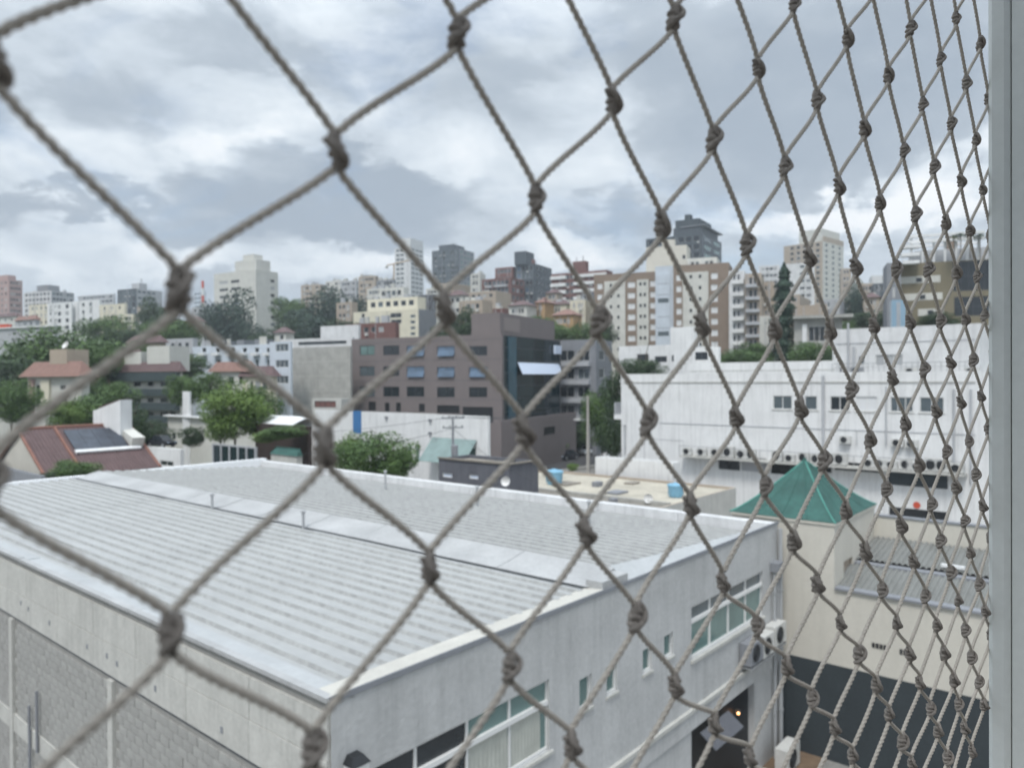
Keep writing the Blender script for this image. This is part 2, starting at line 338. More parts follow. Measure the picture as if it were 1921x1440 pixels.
class Bld:
    def __init__(s, name, label, cat, xc, Y, xl, xr, yt, zb=None, vpl=-689, wl=None, wr=None, wall='white', ztop=None, wallR=None, parapet=0.5, roof='concrete', group=None, reveal=0.2, yb=None):
        ph = phi_of(vpl); s.ev = Vector((-math.sin(ph), math.cos(ph), 0)); s.eu = Vector((math.cos(ph), math.sin(ph), 0)); s.ph = ph
        p = at(xc, yt, Y); s.C = Vector((p.x, p.y, 0))
        if ztop is None: ztop = p.z
        s.ztop = ztop
        def dd(px): q = ray(px, hz(px)); return q.x / q.y
        if wl is None:
            d = dd(xl); wl = (p.x - d*p.y) / (math.sin(ph) + d*math.cos(ph))
        if wr is None:
            d = dd(xr); wr = (d*p.y - p.x) / (math.cos(ph) - d*math.sin(ph))
        s.WL, s.WR = min(abs(wl), 120), min(abs(wr), 26)
        if zb is None: zb = max(0, min(ground(p.x, p.y), ztop - 3) - 0.5)
        s.zb = zb; s.H = ztop - zb; s.rz = math.pi/2 - (math.pi/2 - ph)  # local x -> eu
        s.root = thing(name, label, cat, (s.C.x, s.C.y, zb), math.atan2(s.eu.y, s.eu.x), group)
        s.holes = {'L': [], 'R': []}; s.wall = M[wall]; s.wallR = M[wallR] if wallR else s.wall; s.par = parapet; s.roofm = M[roof]; s.reveal = reveal; s.join = False; s.jw = {}; s.jb = {}
    def hit(s, face, px, py):
        d = ray(px, py); o = Vector((0, 0, CZ)); n = s.eu if face == 'L' else s.ev
        k = (s.C - o).dot(n) / d.dot(n); q = o + d*k
        e = s.ev if face == 'L' else s.eu
        return (Vector((q.x, q.y, 0)) - s.C).dot(e), q.z - s.zb
    def rect(s, face, x0, x1, y0, y1):
        xm = (x0+x1)/2; a = s.hit(face, x0, (y0+y1)/2)[0]; b = s.hit(face, x1, (y0+y1)/2)[0]
        z1 = s.hit(face, xm, y0)[1]; z0 = s.hit(face, xm, y1)[1]
        return min(a, b), max(a, b), z0, z1
    def hole(s, face, r):
        W = s.WL if face == 'L' else s.WR
        a, b, z0, z1 = max(r[0], 0.08), min(r[1], W-0.08), max(r[2], 0.02), min(r[3], s.H-0.12)
        if b-a < 0.1 or z1-z0 < 0.1: return None
        for h in s.holes[face]:
            if a < h[1] and b > h[0] and z0 < h[3] and z1 > h[2]: return None
        s.holes[face].append((a, b, z0, z1)); return a, b, z0, z1
    def win(s, face, r, pane='dark', frame='frame', mull=1, fw=0.06, sub=False, trans=None, depth=0.10, name='window'):
        h = s.hole(face, r)
        if not h: return
        a, b, z0, z1 = h
        if s.join:
            j = s.jw.setdefault((pane, frame), MB()); bb = (lambda p0, p1, q0, q1, d0, d1, mi: j.box(d0, d1, p0, p1, q0, q1, mi)) if face == 'L' else (lambda p0, p1, q0, q1, d0, d1, mi: j.box(p0, p1, d0, d1, q0, q1, mi))
            bb(a+.004, b-.004, z0+.004, z1-.004, .10, .13, 0)
            for i in range(mull+1):
                x = a+.03+(b-a-.06)*i/mull; bb(x-.025, x+.025, z0+.006, z1-.006, .06, .098, 1)
            bb(a+.06, b-.06, z0+.006, z0+.06, .06, .098, 1); return
        fm, pm = window_mesh(face, b-a, z1-z0, G[pane] if pane in G else M[pane], M[frame], mull, fw, depth, trans)
        loc = (0, a, z0) if face == 'L' else (a, 0, z0)
        w = link(name, fm, s.root, loc); link('pane', pm, w)
        return w
    def px(s, face, x0, x1, y0, y1, **k): return s.win(face, s.rect(face, x0, x1, y0, y1), **k)
    def grid(s, face, n, floors, w=1.2, h=1.2, sill=1.0, dz=3.0, top=None, m0=0.8, m1=0.8, skip=0.0, panes=('dark', 'dark', 'dark', 'grey', 'shut'), **k):
        W = s.WL if face == 'L' else s.WR
        if top is None: top = s.H - 0.9
        span = W - m0 - m1; st = span / n; w = min(w, st*0.8)
        rnd = random.Random(int(s.C.x*7+s.C.y))
        for f in range(floors):
            z1 = top - f*dz
            if z1 - h < 0.3: break
            for i in range(n):
                if rnd.random() < skip: continue
                c = m0 + st*(i+0.5); s.win(face, (c-w/2, c+w/2, z1-h, z1), pane=rnd.choice(panes), **k)
    def part(s, name, face, s0, s1, z0, z1, d0, d1, m, mb=None):
        b = MB()
        if face == 'L': b.box(d0, d1, s0, s1, z0, z1)
        else: b.box(s0, s1, d0, d1, z0, z1)
        return b.build(name, m if not isinstance(m, str) else M[m], s.root)
    def balconies(s, face, s0, s1, floors, dz=3.0, top=None, depth=1.1, m='white', rail=1.0, opening=True, pane='dark', slab=True):
        if top is None: top = s.H - 1.2
        b = MB(); w = s1 - s0
        bx = (lambda a, c, d0, d1, z0, z1: b.box(d0, d1, a, c, z0, z1)) if face == 'L' else (lambda a, c, d0, d1, z0, z1: b.box(a, c, d0, d1, z0, z1))
        bx(0, w, -depth, -0.002, -0.15, 0); bx(0, w, -depth, -depth+0.1, 0.0, rail); bx(0, 0.1, -depth+0.1, -0.002, 0.0, rail); bx(w-0.1, w, -depth+0.1, -0.002, 0, rail)
        if s.join:
            j = s.jb.setdefault(m, MB())
            for f in range(floors):
                z = top - (f+1)*dz + 0.6
                if z < 0.5: break
                n = len(j.v); off = (0, s0, z) if face == 'L' else (s0, 0, z)
                j.v += [(v[0]+off[0], v[1]+off[1], v[2]+off[2]) for v in b.v]; j.f += [tuple(i+n for i in q) for q in b.f]; j.m += b.m
                if opening: s.win(face, (s0+0.3, s1-0.3, z+0.02, z+2.2), pane=pane, mull=2)
            return
        me = b.mesh('balcony', M[m] if m in M else G[m])
        for f in range(floors):
            z = top - (f+1)*dz + 0.6
            if z < 0.5: break
            link('balcony', me, s.root, (0, s0, z) if face == 'L' else (s0, 0, z))
            if opening: s.win(face, (s0+0.3, s1-0.3, z+0.02, z+2.2), pane=pane, mull=2)
    def box_on(s, name, u0, u1, v0, v1, h, m, z=None):
        z = s.H - s.par*0.5 if z is None else z
        return MB().box(u0, u1, v0, v1, z, z+h).build(name, M[m], s.root)
    def finish(s, back=True):
        H = s.H
        if s.join:
            rr = random.Random(int(s.C.x*3+s.H)); j = MB(); hs = s.holes['L']
            for h in rr.sample(hs, min(len(hs), 3+len(hs)//6)): j.box(-.45, -.004, h[0], h[0]+.8, h[2]-.75, h[2]-.2)
            if j.v: o = j.build('wall_units', M['acw'], s.root); o['kind'] = 'stuff'
            j = MB()
            for i in range(3): a = rr.uniform(.1, .9)*s.WL; j.box(-.10, -.004, a, a+.12, .3, s.H-.3)
            o = j.build('drain_pipes', M['lgrey'], s.root); o['kind'] = 'stuff'
        for (pn, fr), j in s.jw.items():
            o = j.build('windows', [G[pn] if pn in G else M[pn], M[fr]], s.root); o['kind'] = 'stuff'
        for m, j in s.jb.items():
            o = j.build('balconies', M[m] if m in M else G[m], s.root); o['kind'] = 'stuff'
        for face in 'LR':
            b = MB(); hs = s.holes[face]; W = s.WL if face == 'L' else s.WR; D = s.reveal
            mp = (lambda q, z, d: (d, q, z)) if face == 'L' else (lambda q, z, d: (q, d, z))
            ss = sorted({0.0, W} | {h[0] for h in hs} | {h[1] for h in hs}); 
            # column strips : merge vertically for economy
            for i in range(len(ss)-1):
                a, c = ss[i], ss[i+1]
                if c - a < 1e-5: continue
                mid = (a+c)/2; cuts = sorted([(h[2], h[3]) for h in hs if h[0] <= mid <= h[1]]); z = 0.0
                for z0, z1 in cuts:
                    if z0 > z: b.quad(mp(a, z, 0), mp(c, z, 0), mp(c, z0, 0), mp(a, z0, 0))
                    z = max(z, z1)
                if z < H: b.quad(mp(a, z, 0), mp(c, z, 0), mp(c, H, 0), mp(a, H, 0))
            for a, c, z0, z1 in hs:
                b.quad(mp(a, z0, 0), mp(c, z0, 0), mp(c, z0, D), mp(a, z0, D)); b.quad(mp(a, z1, 0), mp(c, z1, 0), mp(c, z1, D), mp(a, z1, D))
                b.quad(mp(a, z0, 0), mp(a, z1, 0), mp(a, z1, D), mp(a, z0, D)); b.quad(mp(c, z0, 0), mp(c, z1, 0), mp(c, z1, D), mp(c, z0, D))
                b.quad(mp(a, z0, D), mp(c, z0, D), mp(c, z1, D), mp(a, z1, D))
            b.build('wall', s.wall if face == 'L' else s.wallR, s.root)
        b = MB(); b.quad((s.WR, 0, 0), (s.WR, s.WL, 0), (s.WR, s.WL, H), (s.WR, 0, H)); b.quad((0, s.WL, 0), (s.WR, s.WL, 0), (s.WR, s.WL, H), (0, s.WL, H))
        b.build('rear_wall', s.wall, s.root)
        t = 0.18; zr = H - s.par; b = MB()
        b.quad((t, t, zr), (s.WR-t, t, zr), (s.WR-t, s.WL-t, zr), (t, s.WL-t, zr)); b.build('roof', s.roofm, s.root)
        b = MB()
        o = 0.0
        for (x0, x1, y0, y1) in ((o, s.WR-o, o, t), (o, s.WR-o, s.WL-t, s.WL-o), (o, t, t, s.WL-t), (s.WR-t, s.WR-o, t, s.WL-t)):
            b.quad((x0, y0, H), (x1, y0, H), (x1, y1, H), (x0, y1, H))
        b.quad((t, t, zr), (s.WR-t, t, zr), (s.WR-t, t, H), (t, t, H)); b.quad((t, s.WL-t, zr), (s.WR-t, s.WL-t, zr), (s.WR-t, s.WL-t, H), (t, s.WL-t, H))
        b.quad((t, t, zr), (t, s.WL-t, zr), (t, s.WL-t, H), (t, t, H)); b.quad((s.WR-t, t, zr), (s.WR-t, s.WL-t, zr), (s.WR-t, s.WL-t, H), (s.WR-t, t, H))
        b.build('parapet', s.wall, s.root)
        return s

# ------------------------------------------------------------------ ground
def build_ground():
    xs = np.concatenate([np.linspace(-2500, -260, 15), np.linspace(-240, 240, 49), np.linspace(260, 2500, 15)])
    ys = np.concatenate([np.linspace(-400, 0, 5), np.linspace(20, 700, 69), np.linspace(760, 4000, 14)])
    b = MB(); nx = len(xs)
    for y in ys:
        for x in xs: b.v.append((float(x), float(y), ground(x, y) - 0.02))
    for j in range(len(ys)-1):
        for i in range(nx-1):
            q = j*nx+i; b.f.append((q, q+1, q+nx+1, q+nx)); b.m.append(0)
    o = b.build('ground', M['soil'], smooth=True); o['kind'] = 'structure'
    # cross street beyond the white building and the yard below the window
    def strip(name, p0, p1, w, m, z):
        p0 = Vector(p0); p1 = Vector(p1); d = (p1-p0).normalized(); n = Vector((-d.y, d.x))*w/2
        b = MB(); b.quad((*(p0-n), z), (*(p1-n), z), (*(p1+n), z), (*(p0+n), z)); q = b.build(name, M[m]); q['kind'] = 'structure'; return q
    strip('yard', (-60, 4), (80, 60), 140, 'pave', 0.0)
    ev = Vector((-math.sin(PHI), math.cos(PHI))); eu = Vector((math.cos(PHI), math.sin(PHI)))
    c = Vector(at(1105, 850, 118).xy)
    strip('road', c - eu*60, c + eu*20, 9, 'asphalt', 0.006)
    strip('road', c - ev*14 + eu*4, c + ev*70 + eu*4, 10, 'asphalt', 0.010)
    for sgn in (-1, 1):
        n = Vector((-eu.y, eu.x))*sgn*5.6; p0 = c-eu*60+n; p1 = c+eu*3+n; w = Vector((-eu.y, eu.x))*1.0
        b = MB(); b.prism([(*(p0-w), 0), (*(p1-w), 0), (*(p1+w), 0), (*(p0+w), 0)], [(*(p0-w), .13), (*(p1-w), .13), (*(p1+w), .13), (*(p0+w), .13)])
        q = b.build('pavement', M['pave']); q['kind'] = 'structure'
build_ground()
#@@PART2
# ------------------------------------------------------------------ our own building: room, window frame
NetK = 346.2
def net_xy(px):
    Y = NetK / (2447.0 - px); return Vector(((px - 960.5) / F * Y, Y))
N0 = net_xy(1850); ND = (net_xy(1850) - net_xy(400)).normalized(); NI = Vector((ND.y, -ND.x))   # NI points indoors
def build_room():
    def pt(a, b, z): q = N0 + ND*a + NI*b; return (q.x, q.y, z)
    def slab(mb, a0, a1, b0, b1, z0, z1):
        mb.prism([pt(a0, b0, z0), pt(a1, b0, z0), pt(a1, b1, z0), pt(a0, b1, z0)], [pt(a0, b0, z1), pt(a1, b0, z1), pt(a1, b1, z1), pt(a0, b1, z1)])
    b = MB(); z0, z1 = CZ-1.5, CZ+1.25
    slab(b, 0.04, 2.2, 0.03, 0.15, z0, z1); slab(b, -3.0, -1.9, 0.03, 0.15, z0, z1)
    slab(b, -1.9, 0.04, 0.03, 0.15, z0, CZ-0.62); slab(b, -1.9, 0.04, 0.03, 0.15, CZ+0.75, z1)
    slab(b, -3.0, 2.2, 3.2, 3.3, z0, z1); slab(b, -3.1, -3.0, -0.1, 3.3, z0, z1); slab(b, 2.2, 2.3, -0.1, 3.3, z0, z1)
    o = b.build('unseen_room_wall', M['room']); o['kind'] = 'structure'  # unseen room walls, left roofless so light reaches the net from above
    b = MB(); slab(b, -3.1, 2.3, 0.03, 0.50, z1+0.003, z1+0.12); o = b.build('added_shade_slab', M['room']); o['kind'] = 'structure'  # unseen slab added to keep sun off the upper net
    b = MB(); slab(b, -3.1, 2.3, -0.1, 3.3, z0-0.12, z0-0.003); o = b.build('unseen_room_floor', M['room']); o['kind'] = 'structure'  # unseen floor, kept dark to limit light thrown up at the net
    t = thing('window_frame', 'pale grey painted aluminium window frame down the right edge of the view', 'window frame', pt(0, 0, CZ-0.6))
    def post(name, prof, m):
        b = MB(); r0 = [Vector(pt(a, c, CZ-0.62)) - t.location for a, c in prof]; r1 = [Vector(pt(a, c, CZ+0.75)) - t.location for a, c in prof]
        b.prism(r0, r1); return b.build(name, m, t)
    post('jamb', [(0.0, 0.004), (0.003, 0.001), (0.05, 0.001), (0.05, 0.0155), (0.0035, 0.0155), (0.0, 0.012)], M['jamb'])
    post('glazing_bead', [(0.0025, 0.0165), (0.006, 0.0160), (0.05, 0.0160), (0.05, 0.075), (0.0025, 0.075)], M['jamb'])
    b = MB()
    for (z) in (CZ-0.60, CZ+0.73):
        r0 = [Vector(pt(a, c, z-0.02)) - t.location for a, c in ((-1.9, 0.003), (0.0, 0.003), (0.0, 0.05), (-1.9, 0.05))]
        r1 = [p + Vector((0, 0, 0.04)) for p in r0]; b.prism(r0, r1)
    b.build('rail', M['jamb'], t)
build_room()

# ------------------------------------------------------------------ safety net
STRANDS = {
 0: (6, [(1263.5,36),(1338,263),(1401,460),(1453.5,620),(1499.5,766),(1543.5,865),(1586,958),(1622,1034),(1653,1106),(1681,1168),(1705,1226),(1726,1280),(1744,1328),(1759,1371),(1776,1420)]),
 1: (8, [(1421.6,129),(1472,313),(1516,484),(1555,620),(1596,733),(1630.5,826),(1661,917),(1688.5,985.5),(1714.5,1053),(1736,1118),(1755,1173.5),(1771,1226),(1788,1276),(1799,1321),(1810,1365),(1822,1408)]),
 2: (9, [(1488,8.6),(1533,189),(1572,350),(1605,501),(1640,611),(1672,709),(1698,795),(1723.5,873),(1745.5,946),(1765,1015),(1781.5,1074),(1797,1126),(1811.5,1182),(1822.5,1232.5),(1834,1278)]),
 3: (11, [(1588,74),(1621,242),(1651,381),(1679,506),(1707,604),(1732,694),(1754,771),(1774,848),(1791.5,915),(1808,977),(1821.5,1036),(1837,1096)]),
 4: (13, [(1666.5,142.5),(1694,283),(1717,403),(1742,506),(1763,603),(1784,680),(1801,754),(1817,828),(1831,890),(1842,948)]),
 5: (14, [(1708,55),(1731,196),(1752,314),(1773,419),(1793,513),(1810,599),(1826,675),(1841,743)]),
 6: (16, [(1765,112),(1784,233),(1803,340),(1819,434),(1834,520),(1847,592)]),
 7: (17, [(1794,36),(1813,156),(1829,263),(1844,357)]),
 8: (19, [(1839,82)]),
 -1: (5, [(1148,190),(1241,423),(1316,610),(1381,783),(1433.6,912),(1487,1016),(1535,1096),(1576,1168),(1611,1227),(1642,1284),(1668,1339),(1692,1391),(1710,1431)]),
 -2: (3, [(858,65),(1005,375),(1120,605),(1214,793),(1293,947),(1357,1093),(1418,1174),(1474.5,1249),(1522.5,1309),(1564,1363),(1600,1417)]),
 -3: (2, [(630,285),(832,580),(982,808),(1097,997),(1191,1157),(1266,1285),(1341,1358),(1408,1419)]),
 -4: (0, [(-14,112),(337,545),(610,840),(805,1065),(955,1250),(1070,1395)]),
 -5: (0, [(-25,905),(320,1190),(587,1405)]),
 -6: (0, [(-40,1600)]),
}
def net_point(px, py):
    d = ray(px, py); n = Vector((-ND.y, ND.x, 0)); o = Vector((0, 0, CZ)); p0 = Vector((N0.x, N0.y, CZ))
    k = (p0 - o).dot(n) / d.dot(n); q = o + d*k
    return (Vector((q.x, q.y)) - N0).dot(ND), q.z - CZ
def build_net():
    K = {}
    for s, (c, L_) in STRANDS.items():
        for i, (x, y) in enumerate(L_): K[(c+i, s)] = net_point(x, y)
    known = set(K)
    # carry the mesh on past the edges of the view by its own local spacing
    for _ in range(14):
        new = {}
        for (c, s) in list(K):
            for dc, ds in ((1,0),(-1,0),(1,1),(-1,-1)):
                q = (c+dc, s+ds)
                if q in K or q in new: continue
                est = []
                for (ec, es) in ((1,0),(-1,0)):     # parallelogram rule
                    for (fc, fs) in ((1,1),(-1,-1)):
                        a, b_, d_ = (q[0]+ec, q[1]+es), (q[0]+fc, q[1]+fs), (q[0]+ec+fc, q[1]+es+fs)
                        if a in K and b_ in K and d_ in K: est.append((K[a][0]+K[b_][0]-K[d_][0], K[a][1]+K[b_][1]-K[d_][1]))
                if est: new[q] = (sum(e[0] for e in est)/len(est), sum(e[1] for e in est)/len(est))
        new = {k: v for k, v in new.items() if -1.2 < v[0] < 0.07 and -0.64 < v[1] < 0.78}
        K.update(new)
    def W(p, off=0.0): q = N0 + ND*p[0] + NI*off; return Vector((q.x, q.y, CZ + p[1]))
    root = thing('safety_net', 'beige knotted cord safety net stretched across the open window in front of the city', 'safety net', tuple(W((0, 0))))
    org = root.location.copy()
    rnd = random.Random(3)
    # knots: a turn and a half of cord round a short core, with a pinched crossing
    knots = []
    for vi in range(7):
        b = MB(); rr = random.Random(vi+11); r = 0.00118
        pts = []
        for i in range(40):
            t = i/39; a = t*2*math.pi*(1.7+.13*vi) + vi*1.3
            pts.append((0.0019*math.cos(a)*(1+0.12*math.sin(3*a)), 0.0018*math.sin(a), 0.0030 - 0.0062*t + 0.0006*math.sin(2*a)))
        b.tube(pts, r, 8)
        sg = 1 if vi % 2 else -1
        pts = [(sg*0.0008, -0.0006, 0.0058), (sg*0.0024, -0.0024, 0.0030), (sg*0.0010, -0.0034, 0.0002), (-sg*0.0018, -0.0026, -0.0024), (-sg*0.0022, 0.0, -0.0046), (0.0, 0.0012, -0.0052)]
        P = [Vector(p) for p in pts]; fine = []
        for i in range(len(P)-1):
            a0, a1, a2, a3 = P[max(i-1, 0)], P[i], P[i+1], P[min(i+2, len(P)-1)]
            for j in range(6):
                t = j/6; fine.append(0.5*((2*a1)+(a2-a0)*t+(2*a0-5*a1+4*a2-a3)*t*t+(-a0+3*a1-3*a2+a3)*t**3))
        b.tube(fine, r, 8)
        b.tube([(0, 0, 0.0066), (0, 0, 0.004), (0, 0, 0.0), (0, 0, -0.0035), (0, 0, -0.0060)], [0.0012, 0.0021, 0.0023, 0.0020, 0.0012], 10)
        b.tube([(sg*0.0012, 0, 0.0030), (sg*0.0036, 0.0004, 0.0040), (sg*0.0040, 0.0004, 0.0036)], [0.0011, 0.00115, 0.0006], 8)
        knots.append(b.mesh('knot', M['knotc'], True))
    segs = []
    for (c, s), p in K.items():
        vis = (c, s) in known
        o = link('knot', knots[rnd.randrange(7)], root, W(p, rnd.uniform(-.0006, .0006)) - org, math.atan2(ND.y, ND.x) + rnd.uniform(-0.35, 0.35))
        sc = rnd.uniform(0.90, 1.10); sc *= .90; o.scale = (sc*rnd.uniform(.90, 1.06), sc, sc*rnd.uniform(.86, 1.0)); o.rotation_euler = (rnd.uniform(-.12, .12), rnd.uniform(-.16, .16), o.rotation_euler.z)
        for q in ((c+1, s), (c-1, s-1)):
            if q in K: segs.append((p, K[q], vis or q in known, 1 if q[0] == c+1 else -1))
    for vis in (True, False):
        big = MB()
        for (p, q, v, sg) in segs:
            if v != vis: continue
            A = W(p) + Vector((ND.x, ND.y, 0))*0.0007*sg - Vector((0, 0, 0.0045)); B = W(q) - Vector((ND.x, ND.y, 0))*0.0007*sg + Vector((0, 0, 0.0050))
            if p[1] < q[1]: pass
            d = B - A; Ln = d.length
            j1 = Vector((rnd.uniform(-1, 1), rnd.uniform(-1, 1), rnd.uniform(-1, 1)))*0.0005; j2 = Vector((rnd.uniform(-1, 1), rnd.uniform(-1, 1), rnd.uniform(-1, 1)))*0.0005
            dn = d.normalized(); vert = Vector((0, 0, -1))
            h1 = A + (dn*0.86 + vert*0.14)*Ln*0.30 + j1; h2 = B - (dn*0.88 + vert*0.12)*Ln*0.30 + j2
            n = 84 if vis else 14; kk = 12 if vis else 6
            mb = MB() if vis else big; n0 = len(mb.v); prev = Vector((ND.x, ND.y, 0)); dist = 0; ph0 = rnd.uniform(0, 6.28); last = A
            for i in range(n):
                t = i/(n-1); u = 1-t
                P_ = A*u**3 + h1*3*u*u*t + h2*3*u*t*t + B*t**3
                T = ((h1-A)*3*u*u + (h2-h1)*6*u*t + (B-h2)*3*t*t).normalized()
                b_ = T.cross(prev).normalized(); a_ = b_.cross(T).normalized(); prev = a_
                dist += (P_-last).length; last = P_; tw = dist/0.0030*2*math.pi + ph0
                for j in range(kk):
                    an = 2*math.pi*j/kk; r = 0.00097*(1 + 0.27*math.cos(3*an - tw))
                    mb.v.append(tuple(P_ + (a_*math.cos(an) + b_*math.sin(an))*r - org))
            for i in range(n-1):
                for j in range(kk): q0 = n0+i*kk; mb.f.append((q0+j, q0+(j+1)%kk, q0+kk+(j+1)%kk, q0+kk+j)); mb.m.append(0)
            if vis: mb.build('cord', M['cord'], root, True)
        if not vis and big.v:
            o = big.build('outer_cords', M['cord'], root, True); o['kind'] = 'stuff'
build_net()

# ------------------------------------------------------------------ grey block building with the metal roof
def fibre_tex(): pass
def build_warehouse():
    b = Bld('industrial_building', 'long low building below the window with ribbed zinc roof and block side wall', 'building', 620, 11.7, 0, 0, 1310, zb=0, wl=32.4, wr=18.5, wall='mortar', wallR='rough', reveal=0.25)
    H = b.H; root = b.root
    # street side wall windows, read off the photograph along the wall
    u = lambda px, py: b.hit('R', px, py)
    zt = u(1030, 1272)[1]; zb = u(1030, 1407)[1]; edges = [0.55, 1.82, 3.13, 4.36, 5.59]
    wr_ = b.hole('R', (edges[0], edges[-1], zb, zt))
    fr = MB(); a0, a1 = wr_[0], wr_[1]; tz = u(1030, 1317)[1]
    for a in edges: fr.box(max(a-0.03, a0+.003), min(a+0.03, a1-.003), 0.06, 0.13, zb+.003, zt-.003)
    fr.box(a0+.01, a1-.01, 0.055, 0.135, zb+.004, zb+0.07); fr.box(a0+.01, a1-.01, 0.055, 0.135, zt-0.06, zt-.004); fr.box(a0+.01, a1-.01, 0.02, 0.14, tz-0.05, tz+0.05)
    w = fr.build('window_frame', M['frame'], root)
    for i in range(4):
        for (q0, q1, nm) in ((zb+.05, tz-.04, 'pane'), (tz+.04, zt-.05, 'pane')):
            MB().box(edges[i]+.02, edges[i+1]-.02, 0.095, 0.105, q0, q1).build(nm, (M['curtain'] if False else G['dark' if i < 2 else 'green']), w)
        if i >= 2:
            c = MB(); n = 18; x0, x1 = edges[i]+.06, edges[i+1]-(.22 if i == 3 else .06)
            for k in range(n):
                xa = x0+(x1-x0)*k/n; xb = x0+(x1-x0)*(k+1)/n; ya = 0.085 + (0.006 if k % 2 else -.004); yb = 0.085 + (-.004 if k % 2 else .006)
                c.quad((xa, ya, zb+.07), (xb, yb, zb+.07), (xb, yb, tz-.05), (xa, ya, tz-.05))
            c.build('curtain', M['curtain'], w)
    MB().box(a0-.05, a1+.1, -0.05, -0.002, zb-0.08, zb-0.01).build('sill', M['concl'], root)
    # second strip window
    A, z1 = u(1297, 1134); B, z1b = u(1431, 1073); zb2 = u(1297, 1237)[1]; z1 = (z1+z1b)/2
    h = b.hole('R', (A, B, zb2, z1)); a0, a1 = h[0], h[1]; tz = zb2 + (z1-zb2)*0.70; fr = MB(); n = 4
    for i in range(n+1):
        a = a0+(a1-a0)*i/n; fr.box(max(a-.035, a0+.003), min(a+.035, a1-.003), .06, .13, zb2+.003, z1-.003)
    fr.box(a0+.01, a1-.01, .055, .135, zb2+.004, zb2+.06); fr.box(a0+.01, a1-.01, .055, .135, z1-.06, z1-.004); fr.box(a0+.01, a1-.01, .02, .14, tz-.05, tz+.05)
    w = fr.build('window_frame', M['frame'], root)
    for i in range(n):
        xa = a0+(a1-a0)*i/n+.02; xb = a0+(a1-a0)*(i+1)/n-.02
        MB().box(xa, xb, .095, .105, zb2+.04, tz-.04).build('pane', G['green'], w); MB().box(xa, xb, .095, .105, tz+.04, z1-.04).build('pane', G['grey'], w)
    MB().box(a0-.05, a1+.05, -.07, -.002, zb2-.10, zb2-.01).build('sill', M['concl'], root)
    for (x0, x1, y0, y1) in ((1087, 1110, 1268, 1328), (1138, 1158, 1246, 1300), (1206, 1223, 1214, 1260), (1246, 1263, 1188, 1232)):
        b.px('R', x0, x1, y0, y1, pane='green', frame='frame', fw=.05)
        r = b.rect('R', x0, x1, y0, y1)
        MB().box(r[0]-.04, r[1]+.04, -.04, -.002, r[2]-.07, r[2]-.01).build('sill', M['concl'], root)
    # vehicle opening at the far end
    A = u(1297, 1400)[0]; B = u(1415, 1300)[0]; zt = u(1356, 1305)[1]
    h = b.hole('R', (A, B, 0.03, zt)); 
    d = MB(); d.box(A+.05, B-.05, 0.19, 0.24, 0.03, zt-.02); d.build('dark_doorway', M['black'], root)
    za = u(1350, 1345)[1]; q = MB(); q.prism([(A+.5, -.5, za-.35), (B-2.0, -.5, za-.35), (B-2.0, -.02, za), (A+.5, -.02, za)], [(A+.5, -.5, za-.32), (B-2.0, -.5, za-.32), (B-2.0, -.02, za+.03), (A+.5, -.02, za+.03)])
    q.build('awning_sheet', M['dgrey'], root)
    # string course above the opening
    p0 = u(1250, 1368); zc = p0[1]
    MB().box(6.5, 18.3, -0.10, -0.003, zc, zc+0.10).build('ledge', M['concl'], root)
    MB().box(6.2, 18.3, -0.05, -0.003, zc-0.5, zc-0.02).build('fascia_beam', M['rough'], root)
    # black hooded vent at the near corner
    va, vz = u(660, 1425)
    t = thing('vent_box', 'small white vent box with black hood low on the painted wall near the corner', 'vent', b.root.matrix_basis @ Vector((va, 0, vz)) if False else tuple(Vector((b.C.x, b.C.y, 0)) + b.eu*va + Vector((0, 0, vz))), math.atan2(b.eu.y, b.eu.x))
    MB().box(-.16, .16, -.24, -.002, -.28, 0.0).build('casing', M['frame'], t)
    q = MB(); q.prism([(-.18, -.27, 0.003), (.18, -.27, .003), (.18, -.002, .003), (-.18, -.002, .003)], [(-.10, -.16, .13), (.10, -.16, .13), (.10, -.002, .13), (-.10, -.002, .13)]); q.build('hood', M['black'], t)
    b.reveal = 0.25
    # walls only, roof is its own construction
    b.par = 0.6; b.roofm = M['concrete']; b.finish()
    for o in list(root.children):
        if o.name.startswith(('roof', 'parapet')): bpy.data.objects.remove(o)
    # ---- roof sheets
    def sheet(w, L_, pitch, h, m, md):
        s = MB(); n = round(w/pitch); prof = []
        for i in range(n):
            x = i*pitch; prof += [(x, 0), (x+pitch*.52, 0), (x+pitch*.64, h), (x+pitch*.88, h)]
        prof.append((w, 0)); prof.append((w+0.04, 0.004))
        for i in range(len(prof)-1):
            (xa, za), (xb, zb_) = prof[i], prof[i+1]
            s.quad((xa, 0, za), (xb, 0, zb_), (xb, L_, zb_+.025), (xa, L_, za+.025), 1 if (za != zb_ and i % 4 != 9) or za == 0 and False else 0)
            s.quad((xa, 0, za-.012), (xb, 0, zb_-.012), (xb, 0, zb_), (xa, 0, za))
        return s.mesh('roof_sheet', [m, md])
    zr = H - 0.10; Ls = 10.7
    def shade_mats(base, n, col):
        out = []
        for i in range(n):
            k = 0.93 + 0.12*random.random(); out.append(mat('%s_%s' % (base, 'abcdef'[i]), tuple(c*k for c in col), rough=.42+.1*random.random(), var=.20, scale=.35, metal=.25, spec=.5, fine=.05))
        return out
    ms = [sheet(.88, Ls, .44, .07, m, mat('rib_side_shade_grime', (.345, .35, .343), rough=.6, var=.16, scale=.5, fine=.2)) for m in shade_mats('zinc_sheet', 3, (.455, .462, .455))]  # rib sides darker: valley shading and dirt, both put into the colour
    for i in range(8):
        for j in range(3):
            o = link('roof_sheet', random.choice(ms), root, (0.45+i*.88, 0.42+j*(Ls-.12), zr + .006*i)); o.rotation_euler = (0, 0, random.uniform(-.0004, .0004))
